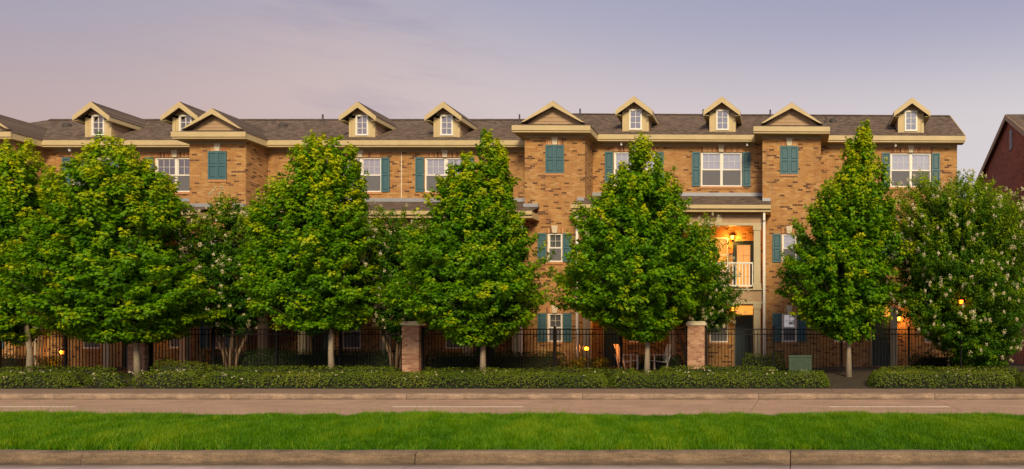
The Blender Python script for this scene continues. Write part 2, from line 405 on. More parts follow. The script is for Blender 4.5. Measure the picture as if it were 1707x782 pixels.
# median turf
t = MB(); ys = [YK1, YK1 + .3, 9.8, 10.8, 11.8, YM1 - .3, YM1]; zs = [.13, .17, .20, .21, .20, .17, .13]
for (ya, za), (yb, zb) in zip(zip(ys, zs), zip(ys[1:], zs[1:])): t.quad((-70,ya,za),(40,ya,za),(40,yb,zb),(-70,yb,zb))
t.build('median_soil', 'turf_base')['kind'] = 'structure'
rs = np.random.RandomState(5)
def vnoise(x, y, sc, seed=0):
    """cheap smooth noise"""
    r = np.random.RandomState(seed); o = np.zeros_like(x)
    for k in range(7):
        a = r.uniform(0, 2*np.pi); f = sc * r.uniform(.6, 1.8); o += np.sin((x*np.cos(a) + y*np.sin(a)) * f + r.uniform(0, 6.3))
    return o / 3.0
def grass():
    Nb = 430000
    y = YK1 + .02 + (YM1 - YK1 - .04) * rs.rand(Nb)
    xl = -17.0 + 0 * y; x = xl + (23.0) * rs.rand(Nb)
    z = np.interp(y, ys, zs)
    p = vnoise(x, y, 1.6, 3); q = vnoise(x, y, 5, 9)
    tuft = vnoise(x, y, 16, 21); h = .060 + .018 * p + .014 * q + .012 * tuft + .035 * rs.rand(Nb) ** 2
    far = np.clip((y - 11.4) / 1.2, 0, 1); h *= 1 + .35 * far
    h = np.clip(h, .035, .3)
    wisps = (rs.rand(Nb) < .0035 * (1 + 5*far)); h[wisps] *= rs.uniform(1.5, 2.7, wisps.sum())
    w = rs.uniform(.0035, .0085, Nb); w[wisps] *= .6
    an = rs.uniform(0, 2*np.pi, Nb); lean = rs.uniform(.1, .8, Nb) * h; la = np.pi * (vnoise(x, y, 3, 31) + vnoise(x, y, 9, 32)) + rs.normal(0, .9, Nb)
    dx, dy = np.cos(an) * w, np.sin(an) * w
    b0 = np.stack([x - dx, y - dy, z - .01], 1); b1 = np.stack([x + dx, y + dy, z - .01], 1)
    mx, my = x + np.cos(la) * lean * .35, y + np.sin(la) * lean * .35
    m0 = np.stack([mx - dx*.75, my - dy*.75, z + h*.6], 1); m1 = np.stack([mx + dx*.75, my + dy*.75, z + h*.6], 1)
    tp = np.stack([x + np.cos(la) * lean, y + np.sin(la) * lean, z + h], 1)
    V = np.stack([b0, b1, tp], 1).reshape(-1, 3)
    me = bpy.data.meshes.new('grass'); me.vertices.add(len(V)); me.vertices.foreach_set('co', V.astype(np.float32).ravel())
    me.loops.add(Nb * 3); me.loops.foreach_set('vertex_index', np.arange(Nb * 3).astype(np.int32))
    me.polygons.add(Nb); me.polygons.foreach_set('loop_start', (np.arange(Nb) * 3).astype(np.int32)); me.update(calc_edges=True)
    tint = .38 + .17 * p + .14 * q + .16 * tuft + .26 * rs.randn(Nb); tint[wisps] = rs.uniform(.6, 1, wisps.sum())
    a = me.attributes.new('tint', 'FLOAT', 'POINT'); a.data.foreach_set('value', np.repeat(np.clip(tint, 0, 1), 3).astype(np.float32))
    me.materials.append(M['grass_blade'])
    tag(link(bpy.data.objects.new('grass', me)), 'bright green unmown grass covering the median between the two kerbs', 'grass', kind='stuff')
grass()

# ------------------------------------------------------------------ building kit
def wall_holes(mb, u0, u1, z0, z1, holes, y0, y1):
    """a slab wall in x,z with real window openings"""
    us = sorted({u0, u1, *[h[0] for h in holes], *[h[1] for h in holes]}); zz = sorted({z0, z1, *[h[2] for h in holes], *[h[3] for h in holes]})
    us = [u for u in us if u0 <= u <= u1]; zz = [z for z in zz if z0 <= z <= z1]
    def inside(u, z): return any(h[0] < u < h[1] and h[2] < z < h[3] for h in holes)
    for a, b in zip(us, us[1:]):
        for c, d_ in zip(zz, zz[1:]):
            if inside((a+b)/2, (c+d_)/2): continue
            for y in (y0, y1): mb.quad((a,y,c),(b,y,c),(b,y,d_),(a,y,d_))
    for a, b, c, d_ in holes:
        mb.quad((a,y0,c),(a,y1,c),(a,y1,d_),(a,y0,d_)); mb.quad((b,y0,c),(b,y1,c),(b,y1,d_),(b,y0,d_))
        mb.quad((a,y0,c),(b,y0,c),(b,y1,c),(a,y1,c)); mb.quad((a,y0,d_),(b,y0,d_),(b,y1,d_),(a,y1,d_))
    mb.quad((u0,y0,z0),(u0,y1,z0),(u0,y1,z1),(u0,y0,z1)); mb.quad((u1,y0,z0),(u1,y1,z0),(u1,y1,z1),(u1,y0,z1))
    mb.quad((u0,y0,z1),(u1,y0,z1),(u1,y1,z1),(u0,y1,z1))

WIN = {}
def make_window_meshes(kind, w, h, cols, lc, lr):
    """cols sashes side by side, each upper and lower; lc x lr lights per sash; origin bottom centre, front at y=0"""
    fw = .055; mul = .09 if cols == 2 else 0
    fr = MB()
    fr.box(-w/2, -w/2 + fw, -.02, .07, 0, h).box(w/2 - fw, w/2, -.02, .07, 0, h)
    fr.box(-w/2 + fw, w/2 - fw, -.02, .07, h - fw, h).box(-w/2 + fw, w/2 - fw, -.022, .07, 0, fw)
    if cols == 2: fr.box(-mul/2, mul/2, -.018, .07, fw, h - fw)
    sash_w = (w - 2*fw - mul) / cols; mid = h / 2
    xs0 = [-w/2 + fw + i * (sash_w + mul) for i in range(cols)]
    for x0 in xs0:
        fr.box(x0, x0 + sash_w, 0, .05, mid - .025, mid + .025)
        for (za, zb, yy) in ((mid + .025, h - fw, .012), (fw, mid - .025, .03)):
            fr.box(x0, x0 + .028, yy, yy + .03, za, zb).box(x0 + sash_w - .028, x0 + sash_w, yy, yy + .03, za, zb)
    d_ = dict(frame=fr.mesh('window', 'white_paint'), w=w, h=h)
    sw = sash_w - .056; panes = []; munt = []
    for zi, (za, zb, yy) in enumerate(((mid + .025, h - fw, .026), (fw, mid - .025, .044))):
        ph = (zb - za) / lr; pw = sw / lc; ms = .014
        if 'pane' not in d_: d_['pane'] = MB().box(-pw/2 + ms/2, pw/2 - ms/2, -.002, .002, -ph/2 + ms/2, ph/2 - ms/2).mesh('pane', 'glass' if kind != 'dormer' else 'glass_dormer')
        for x0 in xs0:
            for i in range(lc):
                for j in range(lr): panes.append((x0 + .028 + pw * (i + .5), yy, za + ph * (j + .5)))
            munt.append((x0 + sash_w/2, yy, (za + zb)/2))
    zh = (h - fw) - (mid + .025); mm = MB()
    for i in range(1, lc): mm.box(-sw/2 + sw/lc*i - .005, -sw/2 + sw/lc*i + .005, -.008, .008, -zh/2, zh/2)
    for j in range(1, lr): mm.box(-sw/2, sw/2, -.0075, .0075, -zh/2 + zh/lr*j - .005, -zh/2 + zh/lr*j + .005)
    d_['muntin'] = mm.mesh('muntin', 'white_paint'); d_['panes'] = panes; d_['munt'] = munt
    bl = MB(); nz = 26
    for k in range(nz):
        z = mid + (h - fw - mid) * (k + .1) / nz * 1.0
        bl.quad((-w/2+fw, .085, z), (w/2-fw, .085, z), (w/2-fw, .07, z + (h-mid)/nz*1.05), (-w/2+fw, .07, z + (h-mid)/nz*1.05))
    d_['blind'] = bl.mesh('blind', 'blind')
    lb = MB()
    for k in range(nz):
        z = fw + (mid - fw) * (k + .1) / nz
        lb.quad((-w/2+fw, .085, z), (w/2-fw, .085, z), (w/2-fw, .07, z + mid/nz*1.05), (-w/2+fw, .07, z + mid/nz*1.05))
    d_['lower_blind'] = lb.mesh('blind', 'blind')
    d_['screen'] = [MB().box(x0 + .01, x0 + sash_w - .01, .006, .008, fw, mid - .02).mesh('insect_screen', 'insect_screen') for x0 in xs0]
    d_['curtain'] = []
    for sgn in (-1, 1):
        cu = MB()
        x = 0
        for k in range(14):
            xa = sgn * (w/2 - fw - k * .018); xb = sgn * (w/2 - fw - (k + 1) * .018); fa = 1 - .35 * k/14
            cu.quad((xa, .13 + (k % 2) * .03, fw), (xb, .13 + ((k+1) % 2) * .03, fw), (xb*(1.0), .13 + ((k+1) % 2) * .03, h - fw), (xa, .13 + (k % 2) * .03, h - fw))
        d_['curtain'].append(cu.mesh('curtain', 'curtain'))
    d_['back'] = MB().box(-w/2, w/2, .30, .32, 0, h).mesh('room_backing', 'room_dark')
    d_['lit'] = MB().box(-w/2, w/2, .20, .22, 0, h).mesh('lit_room', 'lit_room')
    WIN[kind] = d_
make_window_meshes('double', 1.68, 1.40, 2, 3, 2)
make_window_meshes('single', .58, 1.12, 1, 2, 2)
make_window_meshes('tall', .78, 1.42, 1, 3, 2)
def add_window(parent, kind, loc, blinds='full', screen=True, name='window'):
    D = WIN[kind]; w = inst(name, D['frame'], parent, loc); pm = D['pane']
    if blinds == 'lit':
        if 'pane_lit' not in D: D['pane_lit'] = D['pane'].copy(); D['pane_lit'].materials[0] = M['glass_clear']
        pm = D['pane_lit']; screen = False
    for p in D['panes']: inst('pane', pm, w, p)
    for p in D['munt']: inst('muntin', D['muntin'], w, p)
    if blinds in ('full', 'half'): inst('blind', D['blind'], w)
    if blinds == 'full': inst('blind', D['lower_blind'], w)
    if blinds == 'curtain': [inst('curtain', q, w) for q in D['curtain']]; inst('blind', D['blind'], w)
    inst('room_backing', D['lit' if blinds == 'lit' else 'back'], w)
    if screen:
        for s_ in D['screen']: inst('insect_screen', s_, w)
    return w
SH = {}
def add_shutter(parent, x0, w, z, h, y, proud=.045):
    k = (round(w,3), round(h,3))
    if k not in SH:
        b = MB(); st = min(.05, w * .2)
        b.box(0, w, -.012, 0, 0, h)
        b.box(0, st, -.04, -.012, 0, h).box(w - st, w, -.04, -.012, 0, h)
        for za, zb in ((0, .07), (h*.5 - .035, h*.5 + .035), (h - .07, h)): b.box(st, w - st, -.038, -.012, za, zb)
        pb = MB(); ph = h * .5 - .105 - .03; pw = w - 2*st - .03
        pb.hexa([(-pw/2,0,0),(pw/2,0,0),(pw/2-.02,-.02,.02),(-pw/2+.02,-.02,.02),(-pw/2,0,ph),(pw/2,0,ph),(pw/2-.02,-.02,ph-.02),(-pw/2+.02,-.02,ph-.02)])
        SH[k] = (b.mesh('shutter', 'shutter'), pb.mesh('shutter_panel', 'shutter_panel'), ph)
    a, b, ph = SH[k]
    o = inst('shutter', a, parent, (x0, y, z))
    for zz in (.085, h*.5 + .05): inst('shutter_panel', b, o, (w/2, -.012, zz))
    return o
def keystone_mesh():
    return MB().prism([(-.085,0),(.085,0),(.125,.29),(-.125,.29)], 'y', -.045, 0).mesh('keystone', 'limestone')
KEY = keystone_mesh()
SB = [MB().box(-.028, .028, -.016, 0, 0, .20).mesh('soldier_brick', 'soldier_brick%d' % i) for i in range(4)]
def arch(parent, cx, z, y, w):
    """flat arch of flared soldier bricks with a stone keystone"""
    inst('keystone', KEY, parent, (cx, y, z + .01))
    nb = int((w/2 - .12) / .068)
    for s_ in (-1, 1):
        for k in range(nb):
            u = .16 + k * .068
            inst('soldier_brick', SB[rnd.choice([0,0,1,1,2,2,3])], parent, (cx + s_ * u, y, z + .012), (0, s_ * .04 * (k + 1) / nb * 3, 0))
SILL = {}
def sill(parent, cx, z, y, w):
    nb = int(w / .068)
    mb = MB()
    for k in range(nb): mb.box(-w/2 + k * w/nb + .004, -w/2 + (k+1) * w/nb - .004, -.035, 0.05, -.095, -.004)
    k = round(w, 2)
    if k not in SILL: SILL[k] = mb.mesh('window_sill', 'soldier_brick0')
    inst('window_sill', SILL[k], parent, (cx, y, z))

def siding_tri(parent, cx, y, base, hw, top, m='siding', step=.15):
    """clipped boards filling a gable triangle"""
    z = base
    while z < top - .03:
        z1 = min(z + step, top); f0 = hw * (top - z) / (top - base); f1 = hw * (top - z1) / (top - base)
        MB((cx, y, z)).hexa([(cx-f0,y-.018,z),(cx+f0,y-.018,z),(cx+f0,y+.02,z),(cx-f0,y+.02,z),
                  (cx-f1,y-.004,z1),(cx+f1,y-.004,z1),(cx+f1,y+.02,z1),(cx-f1,y+.02,z1)]).build('siding_board', m, parent, (cx - OFF[0], y - OFF[1], z - OFF[2]))
        z = z1
OFF = (0, 0, 0)

def dormer(root, cx, zr0, dz):
    """gabled roof dormer; everything in world numbers, root at OFF"""
    Yf = 28.95; hw = .52; zb = 10.02 + dz - .2; ze = 10.80 + dz; zp = 11.40 + dz; s = .79
    base = empty('dormer', (cx - OFF[0], Yf - OFF[1], zb - OFF[2]), parent=root)
    o3 = (cx, Yf, zb)
    def L(mb, name, m, bevel=0): mb.off = Vector(o3); mb2 = MB(); mb2.v = [tuple(Vector(v) - Vector(o3)) for v in mb.v]; mb2.f = mb.f; return mb2.build(name, m, base, None, bevel)
    ww, wh, wz = .48, .80, 10.13 + dz
    f = MB(); wall_holes(f, cx - hw, cx + hw, zb, ze + .03, [(cx - ww/2, cx + ww/2, wz, wz + wh - .12)], Yf, Yf + .06)
    # face with its opening continuing into the gable
    f = MB(); top = ze + .20
    wall_holes(f, cx - hw, cx + hw, zb, wz + wh, [(cx - ww/2, cx + ww/2, wz, wz + wh)], Yf, Yf + .06)
    f.prism([(cx-hw, wz+wh), (cx+hw, wz+wh), (cx+hw, ze+.02), (cx+hw*.82, ze+.16), (cx-hw*.82, ze+.16), (cx-hw, ze+.02)], 'y', Yf, Yf + .06)
    L(f, 'dormer_wall', 'trim')
    for xa in (cx-hw-.012, cx+hw-.10): L(MB().box(xa, xa+.112, Yf-.022, Yf-.002, zb, ze+.05), 'corner_board', 'trim')
    # darker siding triangle under the peak
    z = ze + .16; hw0 = hw * .80
    while z < zp - .1:
        z1 = min(z + .12, zp - .06); h0 = (zp - .04 - z) / s; h1 = max(.01, (zp - .04 - z1) / s)
        h0 = min(h0, hw0)
        b = MB(); b.hexa([(cx-h0,Yf-.014,z),(cx+h0,Yf-.014,z),(cx+h0,Yf+.05,z),(cx-h0,Yf+.05,z),(cx-h1,Yf,z1),(cx+h1,Yf,z1),(cx+h1,Yf+.05,z1),(cx-h1,Yf+.05,z1)])
        L(b, 'siding_board', 'siding'); z = z1
    # cheeks: clapboards cut along the main roof slope
    zs0 = zb; Yroof = lambda z: 28.55 + (z - 9.81 - dz) / .62
    for sgn in (-1, 1):
        z = zb
        while z < ze:
            z1 = min(z + .15, ze + .05); x = cx + sgn * hw
            ya, yb_ = Yroof(z) + .12, Yroof(z1) + .12
            if ya > Yf + .07:
                b = MB(); xo = sgn * .016
                b.hexa([(x - xo*2, Yf+.06, z), (x + xo, Yf+.06, z), (x + xo, ya, z), (x - xo*2, ya, z), (x - xo*2, Yf+.06, z1), (x + xo*.2, Yf+.06, z1), (x + xo*.2, yb_, z1), (x - xo*2, yb_, z1)])
                L(b, 'siding_board', 'siding')
            z = z1
    # roof slabs and rake boards
    Y0, Y1 = Yf - .30, 31.15; W = .74; th = .05
    for sgn in (-1, 1):
        zt = zp; ztip = zp - s * W
        yt = Yroof(ztip) + .25
        b = MB(); b.hexa([(cx, Y0, zt-th), (cx+sgn*W, Y0, ztip-th), (cx+sgn*W, yt, ztip-th), (cx, Y1, zt-th), (cx, Y0, zt), (cx+sgn*W, Y0, ztip), (cx+sgn*W, yt, ztip), (cx, Y1, zt)])
        L(b, 'dormer_roof', 'shingles')
        b = MB(); b.hexa([(cx, Y0-.03, zt-.25-.0), (cx+sgn*W, Y0-.03, ztip-.20), (cx+sgn*W, Y0-.001, ztip-.20), (cx, Y0-.001, zt-.25), (cx, Y0-.03, zt-.012), (cx+sgn*W, Y0-.03, ztip-.012), (cx+sgn*W, Y0-.001, ztip-.012), (cx, Y0-.001, zt-.012)])
        L(b, 'rake_board', 'trim')
        b = MB(); xe = cx + sgn * W; b.box(min(xe, xe - sgn*.03), max(xe, xe - sgn*.03), Y0 + .001, yt - .05, ztip - .20, ztip - .055)
        L(b, 'eave_board', 'trim')
        b = MB(); b.box(min(cx+sgn*hw, xe - sgn*.031), max(cx+sgn*hw, xe - sgn*.031), Y0 + .002, yt - .1, ztip - .20, ztip - .18); L(b, 'dormer_soffit', 'soffit')
    # six-light window
    D = WIN['dormer']; w = inst('window_frame', D['frame'], base, (0, .0, wz - zb))
    for p in D['panes']: inst('pane', D['pane'], base, (p[0], p[1], p[2] + wz - zb))
    for p in D['munt']: inst('muntin', D['muntin'], base, (p[0], p[1], p[2] + wz - zb))
    inst('room_backing', D['back'], base, (0, 0, wz - zb))
    return base
# dormer window: fixed, 2 x 3 lights
def dormer_window():
    w, h, fw = .48, .80, .045; fr = MB()
    fr.box(-w/2-.02, -w/2 + fw, -.035, .04, -.02, h+.02).box(w/2 - fw, w/2+.02, -.035, .04, -.02, h+.02).box(-w/2 + fw, w/2 - fw, -.034, .04, h - fw, h+.02).box(-w/2 + fw, w/2 - fw, -.036, .04, -.02, fw)
    iw, ih = w - 2*fw, h - 2*fw; pw, ph = iw/2, ih/3
    panes = [(-iw/2 + pw*(i+.5), .0, fw + ph*(j+.5)) for i in range(2) for j in range(3)]
    mm = MB(); mm.box(-.009, .009, -.012, .01, -ih/2, ih/2)
    for j in (1, 2): mm.box(-iw/2, iw/2, -.0115, .009, -ih/2 + ph*j - .009, -ih/2 + ph*j + .009)
    WIN['dormer'] = dict(frame=fr.mesh('window_frame', 'white_paint'), pane=MB().box(-pw/2+.009, pw/2-.009, -.002, .002, -ph/2+.009, ph/2-.009).mesh('pane', 'glass_dormer'),
        panes=panes, munt=[(0, 0, h/2)], muntin=mm.mesh('muntin', 'white_paint'), back=MB().box(-w/2, w/2, .2, .22, 0, h).mesh('room_backing', 'room_dark'))
dormer_window()

YW, YB, YR = 29.0, 27.85, 31.25     # main wall, bay front, ridge
OV = .42
def fascia_run(root, pts, zt, zb_, name='fascia'):
    """gutter board along a polyline of (x,y) (outer face), with a lip"""
    pass
def block(name, root_loc, label, x0, x1, bays, dz, dwins, dormers, left_end, right_end, porches, rot=0, lit=()):
    global OFF
    OFF = root_loc
    root = empty(name, root_loc, label, 'building')
    def B(mb, nm, m, bevel=0):
        mb.v = [tuple(Vector(v) - Vector(root_loc)) for v in mb.v]; return mb.build(nm, m, root, None, bevel)
    ZF0, ZF1 = 9.57 + dz, 9.81 + dz; z0 = .2
    # --- openings in the main wall
    holes = []; wins = []
    for cx, bl in dwins:
        h = (cx - .84, cx + .84, 7.84 + dz, 9.24 + dz); holes.append(h); wins.append(('double', cx, h, bl))
    doors = []
    for pc in porches:
        for (k, cx, zb, bl) in pc['wins']:
            W = WIN[k]; h = (cx - W['w']/2, cx + W['w']/2, zb + dz, zb + W['h'] + dz); holes.append(h); wins.append((k, cx, h, bl))
        for (cx, zb, w, h_, typ) in pc['doors']:
            h = (cx - w/2, cx + w/2, zb + dz, zb + h_ + dz); holes.append(h); doors.append((cx, zb + dz, w, h_, typ))
    mb = MB(); wall_holes(mb, x0, x1, z0, ZF0, holes, YW, YW + .25)
    mb.box(x0, x1, 2*YR - YW - .25, 2*YR - YW, z0, ZF0)
    for x in (x0, x1 - .2): mb.box(x, x + .2, YW + .252, 2*YR - YW - .252, z0, ZF0 + .2)
    B(mb, 'wall', 'brick_tan')
    MBx = MB(); MBx.box(x0 + .25, x1 - .25, YW + .45, 2*YR - YW - .3, z0, z0 + .1)
    for zf in (3.3, 6.4, 9.3): MBx.box(x0 + .21, x1 - .21, YW + .26, 2*YR - YW - .26, zf + dz, zf + .15 + dz)
    MBx.box(x0 + .21, x1 - .21, YW + 1.6, YW + 1.7, z0 + .11, 9.29 + dz)
    B(MBx, 'interior_floor', 'room_dark')
    L = lambda x, y, z: (x - root_loc[0], y - root_loc[1], z - root_loc[2])
    for k, cx, h, bl in wins:
        add_window(root, k, L(cx, YW + .06, h[2]), bl, screen=(k != 'lit'))
        sill(root, *L(cx, 0, h[2])[:1], h[2] - root_loc[2], YW - root_loc[1], h[1] - h[0] + .1)
        if k == 'double':
            arch(root, cx - root_loc[0], h[3] - root_loc[2], YW - root_loc[1], h[1] - h[0] + .12)
            for xa in (cx - .84 - .35, cx + .84 + .02): add_shutter(root, xa - root_loc[0], .33, h[2] - root_loc[2] + .0, 1.40, YW - root_loc[1] - .003)
    for cx, zb, w, h_, typ in doors:
        d0 = MB(); d0.box(cx-w/2, cx-w/2+.07, YW-.03, YW+.12, zb, zb+h_).box(cx+w/2-.07, cx+w/2, YW-.03, YW+.12, zb, zb+h_).box(cx-w/2+.07, cx+w/2-.07, YW-.03, YW+.12, zb+h_-.07, zb+h_)
        dr = B(d0, 'door_frame', 'trim_dark' if typ == 'solid' else 'door_dark')
        if typ == 'solid':
            hh = h_ - .07 - .42
            p = MB(); p.box(cx-w/2+.07, cx+w/2-.07, YW+.03, YW+.08, zb, zb+hh); p.v = [L(*v) for v in p.v]; dl = p.build('door', 'door_dark', root)
            for zz in (.25, 1.15):
                q = MB(); q.box(cx-w/2+.18, cx+w/2-.18, YW+.012, YW+.029, zb+zz, zb+zz+.65); q.v = [L(*v) for v in q.v]; q.build('door_panel', 'door_dark', dl)
            q = MB(); q.lathe([(.02,0),(.03,.02),(.03,.05),(.015,.06)], (cx+w/2-.14, YW-.0, zb+.95)); q.v = [L(*v) for v in q.v]; q.build('handle', 'metal_flashing', dl)
            q = MB(); q.box(cx-w/2+.07, cx+w/2-.07, YW+.02, YW+.07, zb+hh, zb+hh+.05); B(q, 'transom_bar', 'trim_dark')
            q = MB(); q.box(cx-w/2+.07, cx+w/2-.07, YW+.05, YW+.06, zb+hh+.05, zb+h_-.07); B(q, 'transom_glass', 'lit_room' if lit else 'glass')
            q = MB(); q.box(cx-w/2, cx+w/2, YW+.3, YW+.32, zb, zb+h_); B(q, 'room_backing', 'room_dark')
        else:
            p = MB(); a, b = cx-w/2+.07, cx+w/2-.07
            p.box(a, a+.09, YW+.03, YW+.07, zb, zb+h_-.07).box(b-.09, b, YW+.03, YW+.07, zb, zb+h_-.07).box(a+.09, b-.09, YW+.03, YW+.07, zb, zb+.2).box(a+.09, b-.09, YW+.03, YW+.07, zb+h_-.17, zb+h_-.07)
            dl = B(p, 'glazed_door', 'door_dark')
            iw = b - a - .18; ih = h_ - .37
            for i in range(2):
                for j in range(4):
                    q = MB(); q.box(a+.09+iw/2*i+.01, a+.09+iw/2*(i+1)-.01, YW+.045, YW+.05, zb+.2+ih/4*j+.01, zb+.2+ih/4*(j+1)-.01)
                    q.v = [L(*v) for v in q.v]; q.build('pane', 'glass_clear' if lit else 'glass', dl)
            q = MB(); q.box(a+.09+iw/2-.01, a+.09+iw/2+.01, YW+.04, YW+.055, zb+.2, zb+h_-.17)
            for j in (1,2,3): q.box(a+.09, b-.09, YW+.041, YW+.054, zb+.2+ih/4*j-.01, zb+.2+ih/4*j+.01)
            q.v = [L(*v) for v in q.v]; q.build('muntin', 'trim', dl)
            q = MB(); q.box(cx-w/2, cx+w/2, YW+.3, YW+.32, zb, zb+h_); B(q, 'room_backing', 'lit_room' if lit else 'room_dark')
    # --- bays
    for (a, b, ws) in bays:
        cx = (a + b) / 2; hs = []
        sc = ws.get('cx', cx)
        for zb in (4.62, 1.50): hs.append((sc - .29, sc + .29, zb + dz, zb + 1.12 + dz))
        mb = MB(); wall_holes(mb, a, b, z0, ZF0, hs, YB, YB + .2)
        for x in (a, b - .2): mb.box(x, x + .2, YB + .202, YW - .002, z0, ZF0)
        B(mb, 'bay_wall', 'brick_tan')
        for h in hs:
            add_window(root, 'single', L(sc, YB + .05, h[2]), 'half' if h[2] < 3 else ws.get('bl', 'full'))
            sill(root, sc - root_loc[0], h[2] - root_loc[2], YB - root_loc[1], .68)
            arch(root, sc - root_loc[0], h[3] - root_loc[2], YB - root_loc[1], .66)
            for xa in (sc - .29 - .37, sc + .29 + .03): add_shutter(root, xa - root_loc[0], .34, h[2] - root_loc[2], 1.12, YB - root_loc[1] - .003)
        zc = 8.08 + dz
        for xa in (sc - .357, sc + .004): add_shutter(root, xa - root_loc[0], .353, zc - root_loc[2], 1.10, YB - root_loc[1] - .003)
        arch(root, sc - root_loc[0], zc + 1.10 - root_loc[2], YB - root_loc[1], .70); sill(root, sc - root_loc[0], zc - root_loc[2], YB - root_loc[1], .72)
        # eave box: soffit, fascia on three sides
        sd = .32; fa, fb = a - sd, b + sd; yf = YB - OV
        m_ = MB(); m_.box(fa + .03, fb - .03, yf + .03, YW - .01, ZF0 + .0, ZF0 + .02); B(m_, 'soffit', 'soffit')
        m_ = MB(); m_.box(fa, fb, yf, yf + .029, ZF0 - .01, ZF1)
        m_.box(fa - .012, fb + .012, yf - .04, yf - .001, ZF1 - .185, ZF1 + .005)
        for x in (fa, fb - .029): m_.box(x, x + .029, yf + .0295, YW - OV + .03, ZF0 - .01, ZF1 - .002)
        B(m_, 'fascia', 'trim')
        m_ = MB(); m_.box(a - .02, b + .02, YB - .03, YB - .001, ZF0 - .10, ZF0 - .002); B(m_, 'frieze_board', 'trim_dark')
        # pent skirt and gable roof
        s1 = b - cx + .02; e = s1 + .30; zt = ZF1 + .19; zp = zt + s1 * .70; yb0 = YB - .05; yend = 28.55 + (zp - 9.81 - dz) / .62 + .3
        m_ = MB(); m_.hexa([(cx-e-.03,yf-.03,ZF1),(cx+e+.03,yf-.03,ZF1),(cx+e+.03,yend-1,ZF1),(cx-e-.03,yend-1,ZF1),(cx-s1,yb0+.02,zt),(cx+s1,yb0+.02,zt),(cx+s1,yend-1,zt),(cx-s1,yend-1,zt)])
        B(m_, 'pent_roof', 'shingles')
        m_ = MB(); yg = YB - .26
        for sg in (-1, 1):
            m_.hexa([(cx, yg, zp-.05), (cx+sg*(s1+.03), yg, zt-.055), (cx+sg*(s1+.03), yend-.9, zt-.055), (cx, yend, zp-.05), (cx, yg, zp+.0), (cx+sg*(s1+.03), yg, zt-.005), (cx+sg*(s1+.03), yend-.9, zt-.005), (cx, yend, zp)])
        B(m_, 'bay_roof', 'shingles')
        for sg in (-1, 1):
            m_ = MB(); m_.hexa([(cx, yg-.03, zp-.23), (cx+sg*(s1-.10), yg-.03, zt-.14+.15), (cx+sg*(s1-.10), yg-.001, zt+.01), (cx, yg-.001, zp-.23), (cx, yg-.03, zp-.015), (cx+sg*(s1+.03), yg-.03, zt-.02), (cx+sg*(s1+.03), yg-.001, zt-.02), (cx, yg-.001, zp-.015)])
            m_.v[1] = (cx+sg*(s1+.03), yg-.03, zt-.10) if False else m_.v[1]
            B(m_, 'rake_board', 'trim')
        siding_tri(root, cx, YB, zt - .05, s1 - .05, zp - .06)
    # --- main eaves
    m_ = MB(); segs = []; cur = x0 - left_end
    for a, b, _ in sorted(bays):
        if a - .32 > cur: segs.append((cur, a - .32))
        cur = max(cur, b + .32)
    if cur < x1 + right_end: segs.append((cur, x1 + right_end))
    yf = YW - OV
    for a, b in segs:
        m_.box(a, b, yf, yf + .03, ZF0 - .01, ZF1 - .003); m_.box(a, b, yf - .04, yf - .001, ZF1 - .185, ZF1 + .003)
    B(m_, 'fascia', 'trim')
    m_ = MB()
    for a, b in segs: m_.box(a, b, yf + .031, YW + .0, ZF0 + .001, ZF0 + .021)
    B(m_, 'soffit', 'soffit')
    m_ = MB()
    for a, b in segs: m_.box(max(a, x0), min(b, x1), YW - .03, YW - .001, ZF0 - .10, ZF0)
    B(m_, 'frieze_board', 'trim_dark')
    # --- main roof (hip at the left end when left_end > .3, gable otherwise)
    zR = ZF1 + .62 * (YR - 28.55); ye = yf - .03; xL, xR = x0 - left_end, x1 + right_end; yb_ = 2*YR - ye; zE = ZF1 - .62*(28.55-ye) + 0.0
    zE = ZF1 + .005; hipL = 2.7 if left_end > .3 else 0
    r_ = MB(); th = .06
    A = (xL, ye, zE); Bp = (xR, ye, zE); C = (xR, YR, zR); Dp = (xL + hipL, YR, zR); E = (xL, yb_, zE); Fp = (xR, yb_, zE)
    dn = lambda p: (p[0], p[1], p[2] - th)
    r_.hexa([dn(A), dn(Bp), dn(C), dn(Dp), A, Bp, C, Dp]); r_.hexa([dn(Dp), dn(C), dn(Fp), dn(E), Dp, C, Fp, E])
    if hipL: r_.quad(A, Dp, E); r_.quad(dn(A), dn(Dp), dn(E)); r_.quad(A, E, dn(E), dn(A))
    roof = B(r_, 'roof', 'shingles')
    cap = MB(); cap.prism([(YR - .14, zR - .055), (YR, zR + .03), (YR + .14, zR - .055)], 'x', xL + hipL, xR - .02); cap.v = [L(*v) for v in cap.v]
    cap.build('ridge_cap', 'shingles', roof)
    if right_end:
        g_ = MB(); x = x1 - .001
        g_.prism([(YW + .05, ZF0 + .19), (YR, zR - .1), (2*YR - YW - .05, ZF0 + .19)], 'x', x - .2, x); B(g_, 'gable_wall', 'brick_tan')
        for sg, yy in ((-1, ye), (1, yb_)):
            g_ = MB(); xx = xR
            g_.hexa([(xx, yy, zE-.20), (xx+.03, yy, zE-.20), (xx+.03, YR, zR-.25), (xx, YR, zR-.25), (xx, yy, zE+.01), (xx+.03, yy, zE+.01), (xx+.03, YR, zR+.01), (xx, YR, zR+.01)])
            B(g_, 'rake_board', 'trim')
    for cx in dormers: dormer(root, cx, None, dz)
